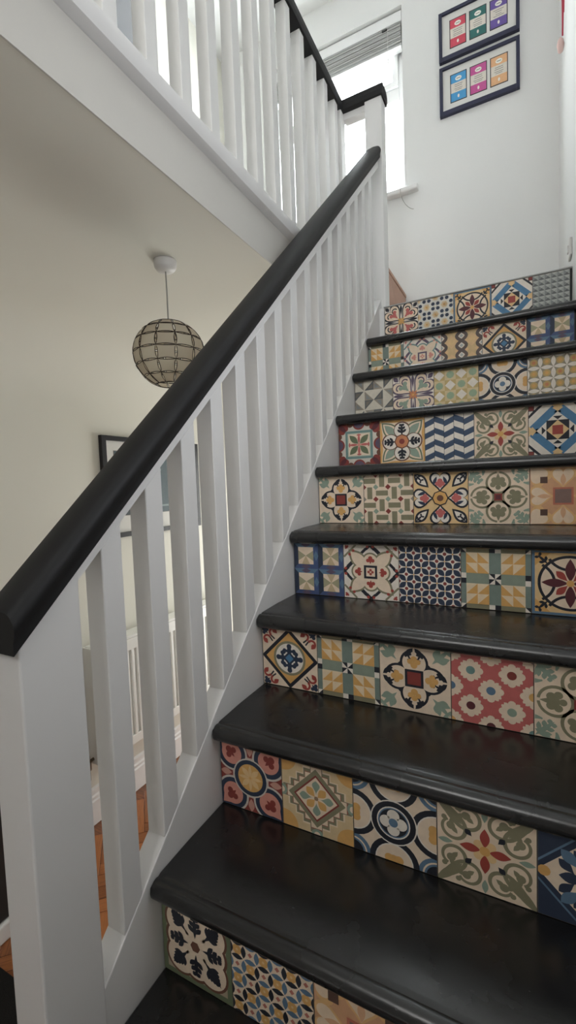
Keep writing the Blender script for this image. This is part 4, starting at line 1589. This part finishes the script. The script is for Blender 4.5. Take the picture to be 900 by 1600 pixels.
ch = thing('storage_chest', (-0.5, 2.2, UP_Z), 'low terracotta brown wooden chest under the landing window', 'chest')
box('body', -0.90, -0.030, 1.92, WALL_B - 0.003, UP_Z + 0.002, 2.085, M['chest'], ch, 0.003)
box('lid', -0.91, -0.026, 1.91, WALL_B - 0.003, 2.0855, 2.105, M['chest'], ch, 0.003)

sw = thing('light_switch', (WALL_R, 1.69, 1.86), 'white light switch on the right wall at the stair top', 'switch')
box('plate', WALL_R - 0.010, WALL_R - 0.0005, 1.655, 1.735, 1.83, 1.90, M['plastic'], sw, 0.003)
box('rocker', WALL_R - 0.015, WALL_R - 0.010, 1.685, 1.705, 1.85, 1.88, M['plastic'], sw, 0.001)

hd = thing('hanging_ribbon', (WALL_R, 1.95, 3.1), 'red and pink ribbon ornament hanging high on the right wall', 'ornament')
MB().tube(bez((WALL_R - 0.012, 1.98, 3.45), (WALL_R - 0.02, 2.0, 3.3), (WALL_R - 0.012, 1.94, 3.15), (WALL_R - 0.014, 1.96, 2.93), 14), [0.009 - 0.0004 * i for i in range(15)], 8).build('ribbon', M['red'], hd, smooth=True)
MB().tube(bez((WALL_R - 0.012, 1.90, 3.42), (WALL_R - 0.02, 1.86, 3.3), (WALL_R - 0.012, 1.91, 3.15), (WALL_R - 0.014, 1.90, 2.98), 14), [0.007 - 0.0003 * i for i in range(15)], 8).build('ribbon', M['red'], hd, smooth=True)
MB().lathe([(0.0, 0.035), (0.012, 0.02), (0.016, 0.0), (0.011, -0.03), (0.0, -0.04)], 12, (WALL_R - 0.018, 2.02, 2.94)).build('tassel', M['pale'], hd, smooth=True)
MB().lathe([(0.0, 0.02), (0.014, 0.012), (0.016, 0.0), (0.012, -0.014), (0.0, -0.02)], 12, (WALL_R - 0.018, 2.03, 3.17)).build('bead', M['pale'], hd, smooth=True)

kb = thing('hall_cabinet', (WALL_L + 0.1, 0.30, FLOOR_Z), 'dark charcoal cabinet on a pale plinth at the hall wall', 'cabinet')
box('body', WALL_L + 0.024, WALL_L + 0.20, 0.05, 0.41, FLOOR_Z + 0.075, -0.02, M['cabinet'], kb, 0.004)
box('plinth', WALL_L + 0.024, WALL_L + 0.215, 0.04, 0.42, FLOOR_Z + 0.001, FLOOR_Z + 0.07, M['gloss'], kb, 0.006)
dm = box('doormat', -1.12, -0.30, -0.50, 0.25, FLOOR_Z + 0.001, FLOOR_Z + 0.014, M['doormat'], None, 0.004)
tag(dm, 'black doormat on the parquet beside the lower newel', 'doormat')

# door onto the landing, seen between the balusters
dr = bpy.data.objects.new('door_1', None)
COL.objects.link(dr)
dr.location = (WALL_L, 1.15, UP_Z)
struct(dr, 'grey door with white surround on the landing')
box('door_leaf', WALL_L + 0.001, WALL_L + 0.03, 0.78, 1.52, UP_Z + 0.004, UP_Z + 1.98, M['grey_door'], dr, 0.003)
for a in ((0.71, 0.78, 0.0, 2.05), (1.52, 1.59, 0.0, 2.05)):
    box('door_frame', WALL_L + 0.0005, WALL_L + 0.04, a[0], a[1], UP_Z + 0.001 + a[2], UP_Z + a[3], M['gloss'], dr, 0.004)
box('door_frame', WALL_L + 0.0005, WALL_L + 0.04, 0.78, 1.52, UP_Z + 1.985, UP_Z + 2.05, M['gloss'], dr, 0.004)
